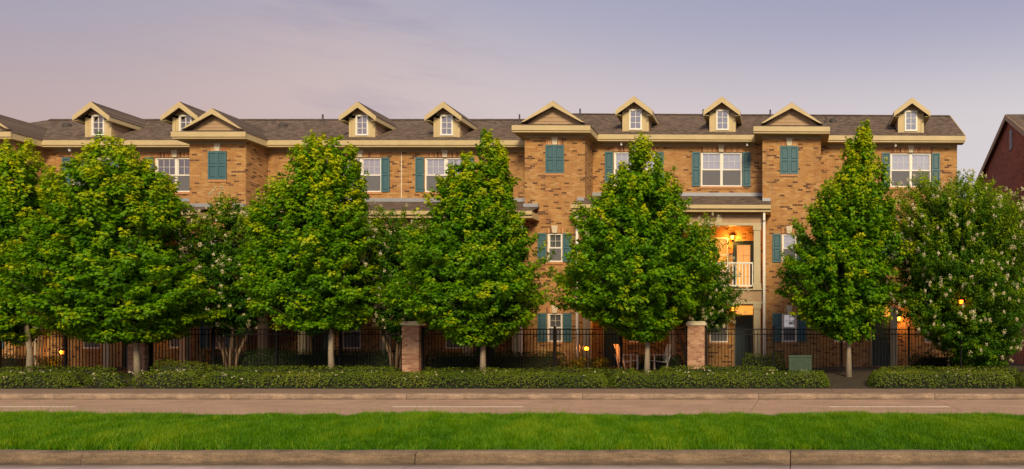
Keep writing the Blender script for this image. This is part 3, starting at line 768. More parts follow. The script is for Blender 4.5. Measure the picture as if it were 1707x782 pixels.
    # --- porches: two-storey galleries with a shed roof
    for pc in porches:
        a, b = pc['x0'], pc['x1']; yp = 27.08; ztop = 7.45 + dz; ze = 6.74 + dz
        m_ = MB(); m_.hexa([(a,yp-.04,ze-.04),(b,yp-.04,ze-.04),(b,YW-.003,ztop-.04),(a,YW-.003,ztop-.04),(a,yp-.04,ze),(b,yp-.04,ze),(b,YW-.003,ztop),(a,YW-.003,ztop)])
        # cut back where the bays stand
        m_ = MB(); ia, ib = pc['in0'], pc['in1']; zb_at = lambda y: ze + (ztop - ze) * (y - yp) / (YW - yp)
        def slab(xa, xb, y0_, y1_): m_.hexa([(xa,y0_,zb_at(y0_)-.04),(xb,y0_,zb_at(y0_)-.04),(xb,y1_,zb_at(y1_)-.04),(xa,y1_,zb_at(y1_)-.04),(xa,y0_,zb_at(y0_)),(xb,y0_,zb_at(y0_)),(xb,y1_,zb_at(y1_)),(xa,y1_,zb_at(y1_))])
        slab(ia, ib, yp - .04, YW - .003)
        if a < ia: slab(a, ia - .001, yp - .04, YB - .003)
        if b > ib: slab(ib + .001, b, yp - .04, YB - .003)
        B(m_, 'porch_roof', 'shingles')
        m_ = MB(); m_.box(ia, ib, YW - .09, YW - .004, ztop - .025, ztop + .12)
        if a < ia: m_.box(a + .02, ia - .002, YB - .12, YB - .004, zb_at(YB) - .03, zb_at(YB) + .10)
        if b > ib: m_.box(ib + .002, b - .02, YB - .12, YB - .004, zb_at(YB) - .03, zb_at(YB) + .10)
        B(m_, 'flashing', 'metal_flashing')
        m_ = MB(); m_.box(a, b, yp, yp + .03, ze - .28, ze - .045).box(a - .02, b + .02, yp - .08, yp - .001, ze - .17, ze - .03)
        for x in (a, b - .03): m_.box(x, x + .03, yp + .031, YB - .01, ze - .28, ze - .05)
        B(m_, 'porch_fascia', 'trim')
        m_ = MB(); m_.box(a + .031, b - .031, yp + .031, YB - .012, ze - .27, ze - .25)
        m_.box(ia, ib, YB - .011, YW - .003, ze - .27, ze - .25); B(m_, 'porch_ceiling', 'siding')
        cy0, cy1 = 27.38, 27.62
        for zz0, zz1, nm in ((6.03 + dz, 6.47 + dz, 'frieze'), (3.0 + dz, 3.50 + dz, 'balcony_band')):
            m_ = MB(); m_.box(ia - .05, ib + .05, cy0 + .04, cy1 - .04, zz0 + .06, zz1 - .005); B(m_, nm, 'siding')
            m_ = MB(); m_.box(ia - .052, ib + .052, cy0 + .01, cy1, zz0 - .04, zz0 + .058)
            if nm != 'frieze': m_.box(ia - .052, ib + .052, cy0 - .03, cy1 + .01, zz1 - .004, zz1 + .05)
            B(m_, 'porch_beam', 'column')
            for x in pc['posts']:
                m_ = MB(); m_.box(x - .11, x + .11, cy0 + .012, cy0 + .0395, zz0 + .059, zz1 - .006); B(m_, 'trim_post', 'column')
        m_ = MB(); m_.box(ia, ib, cy1 + .011, YW - .002, 3.38 + dz, 3.52 + dz); B(m_, 'balcony_floor', 'trim_dark')
        for x in pc['cols']:
            m_ = MB()
            for za, zb in ((.3, 2.955 + dz), (3.551 + dz, 5.985 + dz)):
                m_.box(x - .13, x + .13, cy0, cy1, za, zb); m_.box(x - .155, x + .155, cy0 - .025, cy1 + .025, zb - .18, zb - .002).box(x - .155, x + .155, cy0 - .025, cy1 + .025, za + .001, za + .20)
            B(m_, 'column', 'column')
        cs = sorted(pc['cols'])
        for xa, xb in zip(cs, cs[1:]):
            m_ = MB(); m_.box(xa + .16, xb - .16, cy0 + .06, cy0 + .14, 4.52 + dz, 4.58 + dz).box(xa + .16, xb - .16, cy0 + .07, cy0 + .13, 3.64 + dz, 3.70 + dz)
            rl = B(m_, 'railing', 'white_paint'); nb = int((xb - xa - .36) / .125)
            bal = pc.setdefault('_b', MB().box(-.019, .019, -.019, .019, 0, .82).mesh('baluster', 'white_paint'))
            for k in range(nb + 1):
                inst('baluster', bal, rl, L(xa + .18 + (xb - xa - .36) * k / nb, cy0 + .10, 3.70 + dz))
        for x in pc['pipes']:
            m_ = MB(); m_.box(x - .045, x + .045, 27.20, 27.27, .45, ze - .55).box(x - .04, x + .04, 27.13, 27.26, ze - .60, ze - .30)
            m_.box(x - .055, x + .055, 27.19, 27.28, 3.0 + dz, 3.04 + dz); B(m_, 'downspout', 'white_paint')
    root.rotation_euler = (0, 0, rot)
    OFF = (0, 0, 0)
    return root, B, L, roof

# ---- right-hand block
bx = lambda px: PX(px, YB); wx = lambda px: PX(px, YW)
b1 = (bx(874), bx(974)); b2 = (bx(1270), bx(1368))
mir = lambda x: 2 * ((b1[1] + b2[0]) / 2) - x
wp = [('tall', wx(1198), 1.48, 'half'), ('tall', mir(wx(1198)), 1.48, 'half'), ('tall', wx(1198), 4.35, 'lit'), ('tall', mir(wx(1198)), 4.35, 'full')]
dp = [(wx(1240), .5, .86, 2.55, 'solid'), (mir(wx(1240)), .5, .86, 2.55, 'solid'), (wx(1239), 3.53, .86, 2.10, 'glazed'), (mir(wx(1239)), 3.53, .86, 2.10, 'glazed')]
porchB = dict(x0=PX(951, 27.08), x1=PX(1283, 27.08), in0=b1[1], in1=b2[0], cols=[PX(1261, 27.5), mir(PX(1261, 27.5)), -4.87],
              posts=[PX(1197, 27.4), mir(PX(1197, 27.4))], pipes=[PX(1272.5, 27.2), PX(960, 27.2)], wins=wp, doors=dp)
porchB2 = dict(x0=5, x1=5, in0=5, in1=5, cols=[], posts=[], pipes=[], wins=[('single', wx(1403), 1.5, 'half'), ('double', wx(1520), 4.6, 'full'), ('tall', wx(1560), 1.48, 'half')], doors=[(wx(1470), .5, .9, 2.5, 'solid')])
def blockB():
    pb2 = dict(porchB)
    pb2['wins'] = porchB['wins'] + porchB2['wins']; pb2['doors'] = porchB['doors'] + porchB2['doors']
    return block('townhouse_block', (-10.6, 29, .5), 'tan brick townhouse block with a lit balcony and a straight gable end at the right',
        bx(874) + .02, wx(1598), [(b1[0], b1[1], {}), (b2[0], b2[1], {'cx': bx(1315)})], 0.0,
        [(wx(1057), 'half'), (wx(1202), 'curtain'), (wx(1520), 'full')], [PX(x, 28.95) for x in (1059, 1204, 1520)], 0.0, .22, [pb2], rot=R(.9), lit=(1,))
RB, BB, LB, roofB = blockB()
# ---- left-hand block
a1 = (bx(-66), bx(25)); a2 = (bx(316), bx(410))
pAw = [('tall', wx(585), 1.48, 'half'), ('tall', wx(757), 1.48, 'half'), ('tall', wx(585), 4.35, 'full'), ('tall', wx(757), 4.35, 'full'), ('tall', wx(151), 1.48, 'half'), ('tall', wx(240), 4.35, 'full'), ('tall', wx(296), 1.5, 'half')]
pAd = [(wx(535), .5, .9, 2.5, 'solid'), (wx(810), .5, .9, 2.5, 'solid'), (wx(535), 3.53, .9, 2.1, 'glazed'), (wx(810), 3.53, .9, 2.1, 'glazed'), (wx(220), .5, .9, 2.5, 'solid')]
porchA1 = dict(x0=a2[1] - .45, x1=PX(887, 27.08), in0=a2[1], in1=bx(874), cols=[PX(x, 27.5) for x in (438, 506, 643, 780, 862)], posts=[PX(x, 27.4) for x in (570, 715)], pipes=[PX(868, 27.2)], wins=pAw, doors=pAd)
porchA2 = dict(x0=a1[1] - .45, x1=PX(329, 27.08), in0=a1[1], in1=a2[0], cols=[PX(x, 27.5) for x in (62, 181, 308)], posts=[PX(x, 27.4) for x in (120, 245)], pipes=[], wins=[], doors=[])
RA, BA, LA, roofA = block('townhouse_block', (-25, 29, .5), 'long tan brick townhouse block with four roof dormers and a hipped left end',
    wx(-105), bx(874) - .01, [(a1[0], a1[1], {}), (a2[0], a2[1], {})], -.25,
    [(wx(154), 'half'), (wx(292), 'full'), (wx(601), 'full'), (wx(742), 'full')], [PX(x, 28.95) for x in (164.5, 310, 604, 745)], .42, 0.0, [porchA1, porchA2])
# small wall and roof fittings
def fit(B, mb, nm, m): return B(mb, nm, m)
for x in (669.5,): fit(BA, MB().box(wx(x)-.02, wx(x)+.02, YW-.012, YW-.002, 7.0, 9.2), 'expansion_joint', 'limestone')
for x, r_, Lf, dz in ((968,roofB,LB,0),(1173,roofB,LB,0),(1285,roofB,LB,0),(1378,roofB,LB,0),(866,roofA,LA,-.25),(538,roofA,LA,-.25)):
    Yv = 31.0 if x != 1378 else 30.2; zv = 9.81 + dz + .62 * (Yv - 28.55)
    m_ = MB(); m_.tube([(PX(x, Yv), Yv, zv - .1), (PX(x, Yv), Yv, zv + .30)], .035, 8); m_.lathe([(.11,-.06),(.06,.06)], (PX(x, Yv), Yv, zv)); m_.v = [Lf(*v) for v in m_.v]; m_.build('vent_pipe', 'vent_metal', r_)
for x, y, r_, Lf, dz in ((112,209,roofA,LA,-.25),(472,212,roofA,LA,-.25),(1390,203,roofB,LB,0)):
    Yv = 30.3; zv = 9.81 + dz + .62 * (Yv - 28.55)
    m_ = MB(); m_.lathe([(.16,-.12),(.16,.07),(.10,.14),(.02,.16)], (PX(x, Yv), Yv, zv)); m_.v = [Lf(*v) for v in m_.v]; m_.build('roof_vent', 'vent_metal', r_)
for x in (1035, 1245, 1494):
    m_ = MB(); m_.lathe([(.035,-.14),(.05,-.08),(.03,-.02),(.03,0)], (PX(x, 28.75), 28.75, 9.565)); BB(m_, 'soffit_light', 'plastic_white')
m_ = MB(); m_.lathe([(.035,-.14),(.05,-.08),(.03,-.02),(.03,0)], (PX(116, 28.75), 28.75, 9.315)); BA(m_, 'soffit_light', 'plastic_white')
# wall lanterns, lit, with their own warm light
def lantern(B, L, root, x, z, y=YW, e=30, big=False):
    m_ = MB(); m_.box(x-.05, x+.05, y-.03, y-.002, z-.08, z+.14).box(x-.015, x+.015, y-.12, y-.03, z+.09, z+.12); m_.lathe([(.03,.12),(.09,.09),(.10,.06)], (x, y-.14, z)).lathe([(.06,-.11),(.07,-.09)], (x, y-.14, z))
    o = B(m_, 'wall_lantern', 'iron')
    g_ = MB(); g_.lathe([(.045,-.09),(.075,.02),(.07,.06)], (x, y-.14, z)); g_.v = [L(*v) for v in g_.v]; g_.build('lantern_glass', 'lamp_small', o)
    l = bpy.data.lights.new('lantern_light', 'POINT'); l.energy = e; l.color = (1,.42,.07); l.shadow_soft_size = .08
    lo = bpy.data.objects.new('lantern_light', l); link(lo, root, L(x, y - .30, z - .02))
lantern(BB, LB, RB, wx(1221), 5.75, e=75)
lantern(BB, LB, RB, wx(1221), 2.85, e=5)
lantern(BB, LB, RB, mir(wx(1222)), 2.72, e=45)
lantern(BB, LB, RB, wx(1602) - .28, 2.95, e=22)
lantern(BB, LB, RB, wx(1499), 2.45, e=30)
lantern(BA, LA, RA, wx(191), 2.4, e=10)
lantern(BA, LA, RA, wx(266), 2.4, e=14)

for xx in (1488, 1505):
    m_ = MB(); m_.box(wx(xx)-.13, wx(xx)+.13, YW-.62, YW-.38, .3, 2.9); m_.box(wx(xx)-.155, wx(xx)+.155, YW-.645, YW-.355, 2.72, 2.899); BB(m_, 'column', 'column')
    break
# ------------------------------------------------------------------ red brick building at the right edge
def red_house():
    Xg = 10.1; loc = (Xg, 34.5, .4)
    root = empty('brick_building', loc, 'red brick building with a steep gable and pale rake trim at the far right', 'building')
    def B(mb, nm, m): mb.v = [tuple(Vector(v) - Vector(loc)) for v in mb.v]; return mb.build(nm, m, root)
    Yr, Zr = 34.5, 12.5; Yn, Yf = 27.6, 41.2; zn, zf = Zr - .56*(Yr-Yn), Zr - .34*(Yf-Yr)
    x0, x1 = Xg + .12, Xg + 16
    m_ = MB(); m_.prism([(Yn+.4, .2), (Yf-.4, .2), (Yf-.4, zf+.02), (Yr, Zr-.16), (Yn+.4, zn+.05)], 'x', x0, x1); B(m_, 'wall', 'brick_red')
    for y, z in ((Yn, zn), (Yf, zf)):
        m_ = MB(); m_.hexa([(Xg-.05, y, z-.08), (x1+.3, y, z-.08), (x1+.3, Yr, Zr-.08), (Xg-.05, Yr, Zr-.08), (Xg-.05, y, z), (x1+.3, y, z), (x1+.3, Yr, Zr), (Xg-.05, Yr, Zr)]); B(m_, 'roof', 'shingles')
        m_ = MB(); m_.hexa([(Xg-.09, y, z-.30), (Xg-.052, y, z-.30), (Xg-.052, Yr, Zr-.28), (Xg-.09, Yr, Zr-.28), (Xg-.09, y, z-.01), (Xg-.052, y, z-.01), (Xg-.052, Yr, Zr-.01), (Xg-.09, Yr, Zr-.01)]); B(m_, 'rake_board', 'siding')
    m_ = MB(); m_.box(x0-.05, x0-.002, Yr-.55, Yr-.25, 10.7, 11.6); v = B(m_, 'attic_vent', 'metal_flashing')
    for k in range(7):
        m_ = MB(); m_.box(x0-.08, x0-.052, Yr-.52, Yr-.28, 10.76+k*.12, 10.82+k*.12); m_.v = [tuple(Vector(q) - Vector(loc)) for q in m_.v]; m_.build('louvre_slat', 'metal_flashing', v)
    for z in (1.5, 4.6, 7.6):
        for y in (37.4,):
            m_ = MB(); m_.box(x0-.03, x0-.002, y, y+.9, z, z+1.4); w = B(m_, 'window', 'white_paint')
            m_ = MB(); m_.box(x0-.045, x0-.031, y+.07, y+.83, z+.07, z+1.33); m_.v = [tuple(Vector(q) - Vector(loc)) for q in m_.v]; m_.build('pane', 'glass_dormer', w)
red_house()

# ------------------------------------------------------------------ brick pillars and iron fence
YP = 24.5; ZG = .45
pillar_px = [(-245, 'leftmost'), (226.5, ''), (684, ''), (1160, ''), (1646, '')]
plab = ['brick fence pillar beyond the left edge of the photo', 'brick fence pillar standing directly behind a maple trunk at the left', 'tall brick fence pillar between the second and third full maples from the left',
        'brick fence pillar with a bare pale stone cap right of the centre maple', 'brick fence pillar half buried in the white flowering shrub at the right']
PW, PD, PH = .585, .36, 21
unitb = [MB().box(-.5,.5,-.5,.5,-.5,.5).build('brick', 'pillar_brick%d' % i, bevel=.03) for i in range(4)]
ubm = [o.data for o in unitb]
for o in unitb: bpy.data.objects.remove(o)
pil_x = []
for (px, _), lab in zip(pillar_px, plab):
    X = PX(px, YP - PD/2); pil_x.append(X)
    root = empty('brick_pillar', (X, YP, ZG - .05), lab, 'pillar', 'brick pillars along the iron fence')
    MB().box(-PW/2+.012, PW/2-.012, -PD/2+.012, PD/2-.012, 0, PH*.0785+.01).build('mortar_core', 'mortar', root)
    hb = .067; t = .085
    for c in range(PH):
        z = .0785 * c + hb/2 + .004
        if c % 2 == 0:
            for y in (-PD/2 + t/2, PD/2 - t/2):
                for k in range(3): inst('brick', ubm[rnd.randrange(4)], root, (-PW/2 + PW/3*(k+.5) + rnd.uniform(-.002,.002), y + rnd.uniform(-.003,.003), z), None, (PW/3-.011, t, hb))
            for x in (-PW/2 + t/2, PW/2 - t/2): inst('brick', ubm[rnd.randrange(4)], root, (x, 0, z), None, (t, PD-2*t-.022, hb))
        else:
            for x in (-PW/2 + t/2, PW/2 - t/2):
                for k in (-1, 1): inst('brick', ubm[rnd.randrange(4)], root, (x + rnd.uniform(-.003,.003), k*PD/4, z), None, (t, PD/2-.011, hb))
            ww = PW - 2*t - .011
            for y in (-PD/2 + t/2, PD/2 - t/2):
                for k in (-1, 1): inst('brick', ubm[rnd.randrange(4)], root, (k*ww/4, y + rnd.uniform(-.003,.003), z), None, (ww/2-.011, t, hb))
    zc = PH*.0785 + .006
    MB().box(-PW/2-.045, PW/2+.045, -PD/2-.045, PD/2+.045, zc, zc+.11).box(-PW/2-.01, PW/2+.01, -PD/2-.01, PD/2+.01, zc+.111, zc+.15).build('pillar_cap', 'limestone', root, None, .012)
pick = MB().box(-.009, .009, -.009, .009, 0, 1.40).mesh('picket', 'iron')
fpost = MB().box(-.032, .032, -.032, .032, 0, 1.55).lathe([(.05,1.55),(.045,1.58),(.0,1.62)], sides=4).mesh('fence_post', 'iron')
seglab = ['black iron fence panel left of the first brick pillar, in front of a garden lamp', 'black iron fence panel between the leftmost two brick pillars in view', 'black iron fence panel between the two middle brick pillars, before a glowing garden lamp',
          'black iron fence panel right of the stone-capped pillar, behind the green utility box', 'black iron fence panel right of the shrub-covered pillar at the right edge']
ends = pil_x + [pil_x[-1] + 7]
for i in range(5):
    xa, xb = ends[i] + PW/2 + .004, ends[i+1] - (PW/2 + .004 if i < 4 else 0)
    root = empty('iron_fence', ((xa+xb)/2, YP, ZG), seglab[i], 'fence', 'iron fence panels between the pillars')
    w = (xb - xa) / 2
    for z, h in ((1.50, .035), (1.33, .035), (.10, .035)): MB().box(-w, w, -.018, .018, z - h, z).build('rail', 'iron', root)
    npst = 4; 
    for k in range(npst + 1): inst('fence_post', fpost, root, (-w + .035 + (2*w - .07) * k / npst, 0, -.02))
    nk = int(2 * w / .112)
    for k in range(1, nk): inst('picket', pick, root, (-w + 2*w*k/nk, -.0285 if False else 0, .06))

# ------------------------------------------------------------------ trees
def interp_rows(rows, Y):
    zz = np.array([PZ(r[0], Y) for r in rows]); xl = np.array([PX(r[1], Y) for r in rows]); xr = np.array([PX(r[2], Y) for r in rows])
    o = np.argsort(zz); return zz[o], xl[o], xr[o]
def tree(name, label, trunk_px, Y, rows, seed, kind='maple', group=None, nclus=None, lsize=.098, per=66, tofs=0.0, rtrunk=.085, ground=.38):
    r = np.random.RandomState(seed); Xt = PX(trunk_px, Y)
    root = empty(name, (Xt, Y, ground), label, 'tree', group)
    zz, xl, xr = interp_rows(rows, Y); xl = xl - Xt; xr = xr - Xt; zz = zz - ground
    zb, zt = zz[0], zz[-1]
    def prof(z): a = np.interp(z, zz, xl); b = np.interp(z, zz, xr); return (a+b)/2, (b-a)/2
    # clump centres: sample in the envelope, weighted to the outside
    hgrid = np.linspace(zb, zt, 60); c_, r_ = prof(hgrid); wgt = r_ ** 1.15 + .08; cdf = np.cumsum(wgt) / wgt.sum()
    area = np.trapz(2*np.pi*r_*.9, hgrid) if hasattr(np, 'trapz') else np.sum(2*np.pi*r_*.9) * (hgrid[1]-hgrid[0])
    nc = nclus or int(area * 16.0)
    # big sub-limbs first: lobes that give the crown its uneven outline
    nl = max(26, int(nc / 13))
    lz = np.interp((np.arange(nl) + r.rand(nl)) / nl, cdf, hgrid); la = (np.arange(nl) * 2.399 + r.uniform(-.3,.3,nl)); lc, lr = prof(lz)
    lf = r.uniform(.70, 1.0, nl)
    ly_scale = 0.92
    lob = np.stack([lc + np.cos(la)*lr*lf, np.sin(la)*lr*lf*ly_scale, lz], 1)
    wood = MB(); wood.smooth = True; limbs = MB(); limbs.smooth = True
    top = np.array([prof(zt*.93)[0], 0, zt * .93])
    tz = np.linspace(-.1, zt*.93, 9); bend = prof(tz.clip(zb, zt))[0]
    tp = [(float(b_ * max(0, (z - zb)) / (zt - zb)), float(.05*np.sin(z*1.7+seed)), float(z)) for b_, z in zip(bend, tz)]
    if kind == 'maple':
        wood.tube(tp, [rtrunk * 1.35] + [max(.012, rtrunk * (1 - z / zt * .95)) for z in tz[1:]], 9)
    else:
        for k in range(5):
            a = k * 1.26 + .3; e = lob[r.randint(nl)] * .7
            wood.tube([(.12*math.cos(a), .12*math.sin(a), -.1), (.2*math.cos(a), .2*math.sin(a), .6), (.45*math.cos(a)*1.3, .45*math.sin(a), 1.5), tuple(e)], [.055, .048, .038, .015], 7)
    branches = []
    for p, rr in zip(lob, lr):
        out = math.hypot(p[0] - prof(p[2])[0], p[1]); zs_ = max(zb * .8, p[2] - .75 * out - .15); zs_ = min(zs_, zt * .85)
        b0 = np.array([np.interp(zs_, [q[2] for q in tp], [q[0] for q in tp]), 0, zs_]) if kind == 'maple' else np.array([0, 0, max(.9, zs_)])
        m1 = b0 * .5 + p * .5 + np.array([0, 0, -.06 * out]); 
        limbs.tube([tuple(b0), tuple(m1), tuple(p)], [.026, .015, .005], 5, cap=False); branches.append((b0, m1, p))
    # clumps scattered around each limb's outer half
    P = []; D = []; LZ = []
    k = 0
    which = r.choice(nl, nc, p=(lr + .2) / (lr + .2).sum())
    for w in which:
        b0, m1, p = branches[w]; t = 1.12 - .85 * r.rand() ** 1.6
        q = (1-t)**2 * b0 + 2*t*(1-t) * m1 + t*t*p
        s = .18 + .26 * lr[w]
        q = q + r.normal(0, 1, 3) * np.array([s, s, s*.62]) * .62
        c0, r0 = prof(min(max(q[2], zb), zt)); rad = math.hypot(q[0]-c0, q[1]/ly_scale)
        lim = (r0 - .07) * (1 - .20 * ((q[2]-zb)/(zt-zb))**2 * (kind == 'maple')) * (.98 + .13 * math.sin(3*math.atan2(q[1], q[0]-c0) + q[2]*2.3 + seed) + .08 * math.sin(7*math.atan2(q[1], q[0]-c0) - q[2]*5.1 + seed*2)) + .05
        if rad > lim: f = lim / rad * r.uniform(.86, 1.0); q[0] = c0 + (q[0]-c0)*f; q[1] *= f; rad = lim
        q[2] = min(max(q[2], zb - .05), zt)
        P.append(q); o_ = np.array([q[0]-c0, q[1], 0]) / (rad + .3); D.append(o_ * (1.0 if kind == 'maple' else 1.2) + np.array([0,0,.15 + 1.15*max(0, min(1, (q[2]-zb)/(zt-zb)*1.5-.2))])); LZ.append(rad / max(.2, r0))
    for k in range(int(nc * .27)):
        z = hgrid[min(59, int(np.searchsorted(cdf, r.rand())))]; c0, r0 = prof(z); f = r.rand() ** .5 * .62; a = r.uniform(0, 6.28)
        if z > zt - .12 * (zt - zb): continue
        P.append(np.array([c0 + math.cos(a)*r0*f, math.sin(a)*r0*f, z])); D.append(np.array([math.cos(a), math.sin(a), .3])); LZ.append(f)
    # extra spires at the very top
    for k in range(60 if kind == 'maple' else 6):
        z = zt - r.uniform(0, .45) if k < 6 else zt - r.uniform(.3, .45*(zt-zb)); c0, r0 = prof(z); a = r.uniform(0, 6.28)
        P.append(np.array([c0 + math.cos(a)*r0*.8, math.sin(a)*r0*.8, z])); D.append(np.array([0, 0, 1.3])); LZ.append(1)
    nv = 30 if kind == 'maple' else 8
    vz = zb + (zt - zb) * r.uniform(.08, .92, nv); va = r.uniform(np.pi, 2*np.pi, nv); va[::3] = np.where(r.rand(len(va[::3])) < .5, 0, np.pi) + r.uniform(-.5, .5, len(va[::3])); vc, vr = prof(vz)
    vo = np.stack([vc + np.cos(va)*vr*1.0, np.sin(va)*vr*1.0, vz], 1); vs = r.uniform(.24, .46, nv) * (vr / vr.max()) ** .5
    PA = np.array(P); kp = np.array([not np.any(np.linalg.norm((vo - p) * [1, 1, 1.25], axis=1) < vs) for p in PA])
    P = [p for p, k_ in zip(P, kp) if k_]; D = [p for p, k_ in zip(D, kp) if k_]; LZ = [p for p, k_ in zip(LZ, kp) if k_]
    P = np.array(P); D = unit(np.array(D) + r.normal(0, .25, (len(P), 3))); LZ = np.array(LZ)
    n_ = len(P) * per; pi = np.repeat(np.arange(len(P)), per)
    # leaves in a drooping, elongated tuft: dense shell, flat tiers
    tt = r.uniform(-.5, .5, n_); off = r.normal(0, 1, (n_, 3)); off = unit(off) * (r.rand(n_, 1) ** .45)
    hP = ((P[:,2]-zb) / (zt-zb)).clip(0, 1); L_ = (r.uniform(.38, .62, len(P)) * (1 + .25*hP))[pi]; W_ = (r.uniform(.12, .24, len(P)) * (1.05 - .45*hP))[pi]
    if kind != 'maple': L_ = L_ * .95; W_ = W_ * .8
    pos = P[pi] + D[pi] * (tt * L_)[:, None] + off * W_[:, None] * np.array([1, 1, .72]) * (1.15 - np.abs(tt))[:, None]
    out = unit(np.stack([pos[:,0] - np.interp(pos[:,2], zz, (xl+xr)/2), pos[:,1], np.zeros(n_)], 1))
    nrm = unit(off * .55 + out * .35 + np.array([0, 0, .75]) + r.normal(0, .38, (n_, 3)))
    along = unit(off + out * .5 + np.array([0, 0, -.35]) + r.normal(0, .4, (n_, 3)))
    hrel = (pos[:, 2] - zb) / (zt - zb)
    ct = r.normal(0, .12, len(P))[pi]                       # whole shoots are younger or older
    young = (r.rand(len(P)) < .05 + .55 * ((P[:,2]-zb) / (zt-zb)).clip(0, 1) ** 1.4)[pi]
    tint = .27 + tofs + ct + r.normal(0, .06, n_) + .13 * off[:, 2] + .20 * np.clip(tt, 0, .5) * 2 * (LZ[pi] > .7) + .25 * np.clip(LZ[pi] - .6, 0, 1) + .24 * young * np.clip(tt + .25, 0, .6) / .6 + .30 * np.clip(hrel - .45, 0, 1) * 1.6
    tint[r.rand(n_) < .004] = .9
    size = r.uniform(.75, 1.2, n_) * lsize * np.where(LZ[pi] < .63, 1.35, 1.0)
    keep = np.ones(n_, bool)                # foliage is clipped back round the lamp that stands in it
    if seed == 24:
        lp = np.array([PX(1602, 22.75) - Xt, 22.75 - Y, PZ(503, 22.75) - ground]); dv = pos - lp
        keep = ~((np.linalg.norm(dv, axis=1) < .20) | ((dv[:,1] < 0) & (np.hypot(dv[:,0], dv[:,2]) < .13)))
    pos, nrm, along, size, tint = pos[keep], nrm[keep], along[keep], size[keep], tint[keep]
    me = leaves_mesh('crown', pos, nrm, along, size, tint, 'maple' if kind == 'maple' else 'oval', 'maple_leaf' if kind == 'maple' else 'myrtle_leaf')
    wood.build('trunk', 'bark' if kind == 'maple' else 'bark_myrtle', root)
    limbs.build('limbs', 'limb_bark', root)['kind'] = 'stuff'
    cr = inst('crown', me, root); cr['kind'] = 'stuff'
    if kind != 'maple':       # creamy panicles at the shoot tips
        ok = np.where((LZ > .74) & (P[:,1] < .6))[0]; r.shuffle(ok); ok = ok[:int(len(ok) * (.36 if seed == 24 else .75))]
        B_ = P[ok] + D[ok] * .27 + out_of(P[ok]) * .17
        per2 = 34; bi = np.repeat(np.arange(len(ok)), per2)
        o2 = unit(r.normal(0, 1, (len(bi), 3))) * (r.rand(len(bi), 1) ** .5)
        sz = r.uniform(.035, .08, len(ok))[bi]
        ps = B_[bi] + o2 * sz[:, None] * np.array([1, 1, 1.4])
        me2 = leaves_mesh('blossoms', ps, o2 + r.normal(0,.3,o2.shape), r.normal(0, 1, o2.shape), r.uniform(.025, .045, len(bi)), r.uniform(0, 1, len(bi)), 'petal', 'blossom')
        b = inst('blossoms', me2, root); b['kind'] = 'stuff'
    return root
def out_of(P): return unit(np.stack([P[:,0], P[:,1], np.zeros(len(P)) + .25], 1))
G = 'maple trees lining the pavement'
tree('maple_tree', 'broad maple cut off by the left edge of the photo', 48, 23.3, [(243,30,45),(262,-2,62),(300,-45,95),(350,-75,112),(400,-85,105),(450,-85,95),(500,-70,80),(540,-50,60),(562,-5,40)], 1, group=G)
tree('maple_tree', 'widest maple, in front of the brick pillar at the left', 228, 22.8, [(236,168,182),(258,150,225),(300,112,285),(350,95,300),(400,58,300),(450,40,320),(500,58,335),(540,90,308),(557,150,270)], 2, group=G)
tree('maple_tree', 'rounded maple with a bushy top between two white flowering shrubs', 553, 23.2, [(235,520,560),(250,505,592),(280,478,598),(310,460,612),(350,448,615),(400,428,618),(450,414,622),(500,424,622),(540,480,588)], 3, group=G)
tree('maple_tree', 'maple with a narrow spire, right of the tall middle brick pillar', 806, 23.0, [(228,806,814),(258,784,846),(300,738,858),(350,716,868),(400,690,890),(450,660,912),(492,664,910),(530,694,880),(562,765,830)], 4, group=G)
tree('maple_tree', 'maple left of the lit balcony and the stone-capped pillar', 1079, 22.9, [(234,1066,1076),(262,1044,1098),(300,1016,1130),(350,972,1155),(400,955,1180),(450,926,1203),(500,932,1172),(540,1010,1130),(556,1050,1100)], 5, group=G)
tree('maple_tree', 'slender maple with the tallest spire, behind the green utility box', 1415, 23.1, [(212,1438,1446),(250,1410,1460),(300,1386,1488),(340,1340,1496),(400,1318,1500),(450,1296,1500),(500,1308,1496),(535,1345,1470),(556,1385,1440)], 6, group=G)
CM = 'white flowering crape myrtles'
kw = dict(kind='myrtle', lsize=.078, per=66)
tree('crape_myrtle', 'white flowering crape myrtle between the first two full maples, in their shade', 385, 24.95, [(335,370,430),(370,330,450),(420,320,462),(480,328,460),(530,345,440),(550,370,410)], 21, group=CM, ground=.46, **kw)
tree('crape_myrtle', 'white flowering crape myrtle squeezed between the second and third full maples', 660, 24.9, [(352,640,690),(380,612,715),(420,598,735),(480,605,735),(530,630,720),(560,660,700)], 22, group=CM, ground=.46, **kw)
tree('crape_myrtle', 'crape myrtle reaching in front of the lit balcony', 1150, 25.6, [(370,1165,1195),(400,1130,1208),(440,1110,1212),(490,1110,1238),(525,1120,1232),(548,1140,1190)], 23, group=CM, ground=.46, nclus=380, **kw)
tree('crape_myrtle', 'largest crape myrtle, heavy with cream blossom at the right edge', 1615, 23.9, [(302,1530,1610),(318,1500,1660),(350,1484,1705),(400,1482,1715),(450,1484,1722),(500,1490,1720),(545,1515,1710),(580,1570,1690),(606,1600,1670)], 24, group=CM, ground=.42, nclus=2900, tofs=.06, **kw)

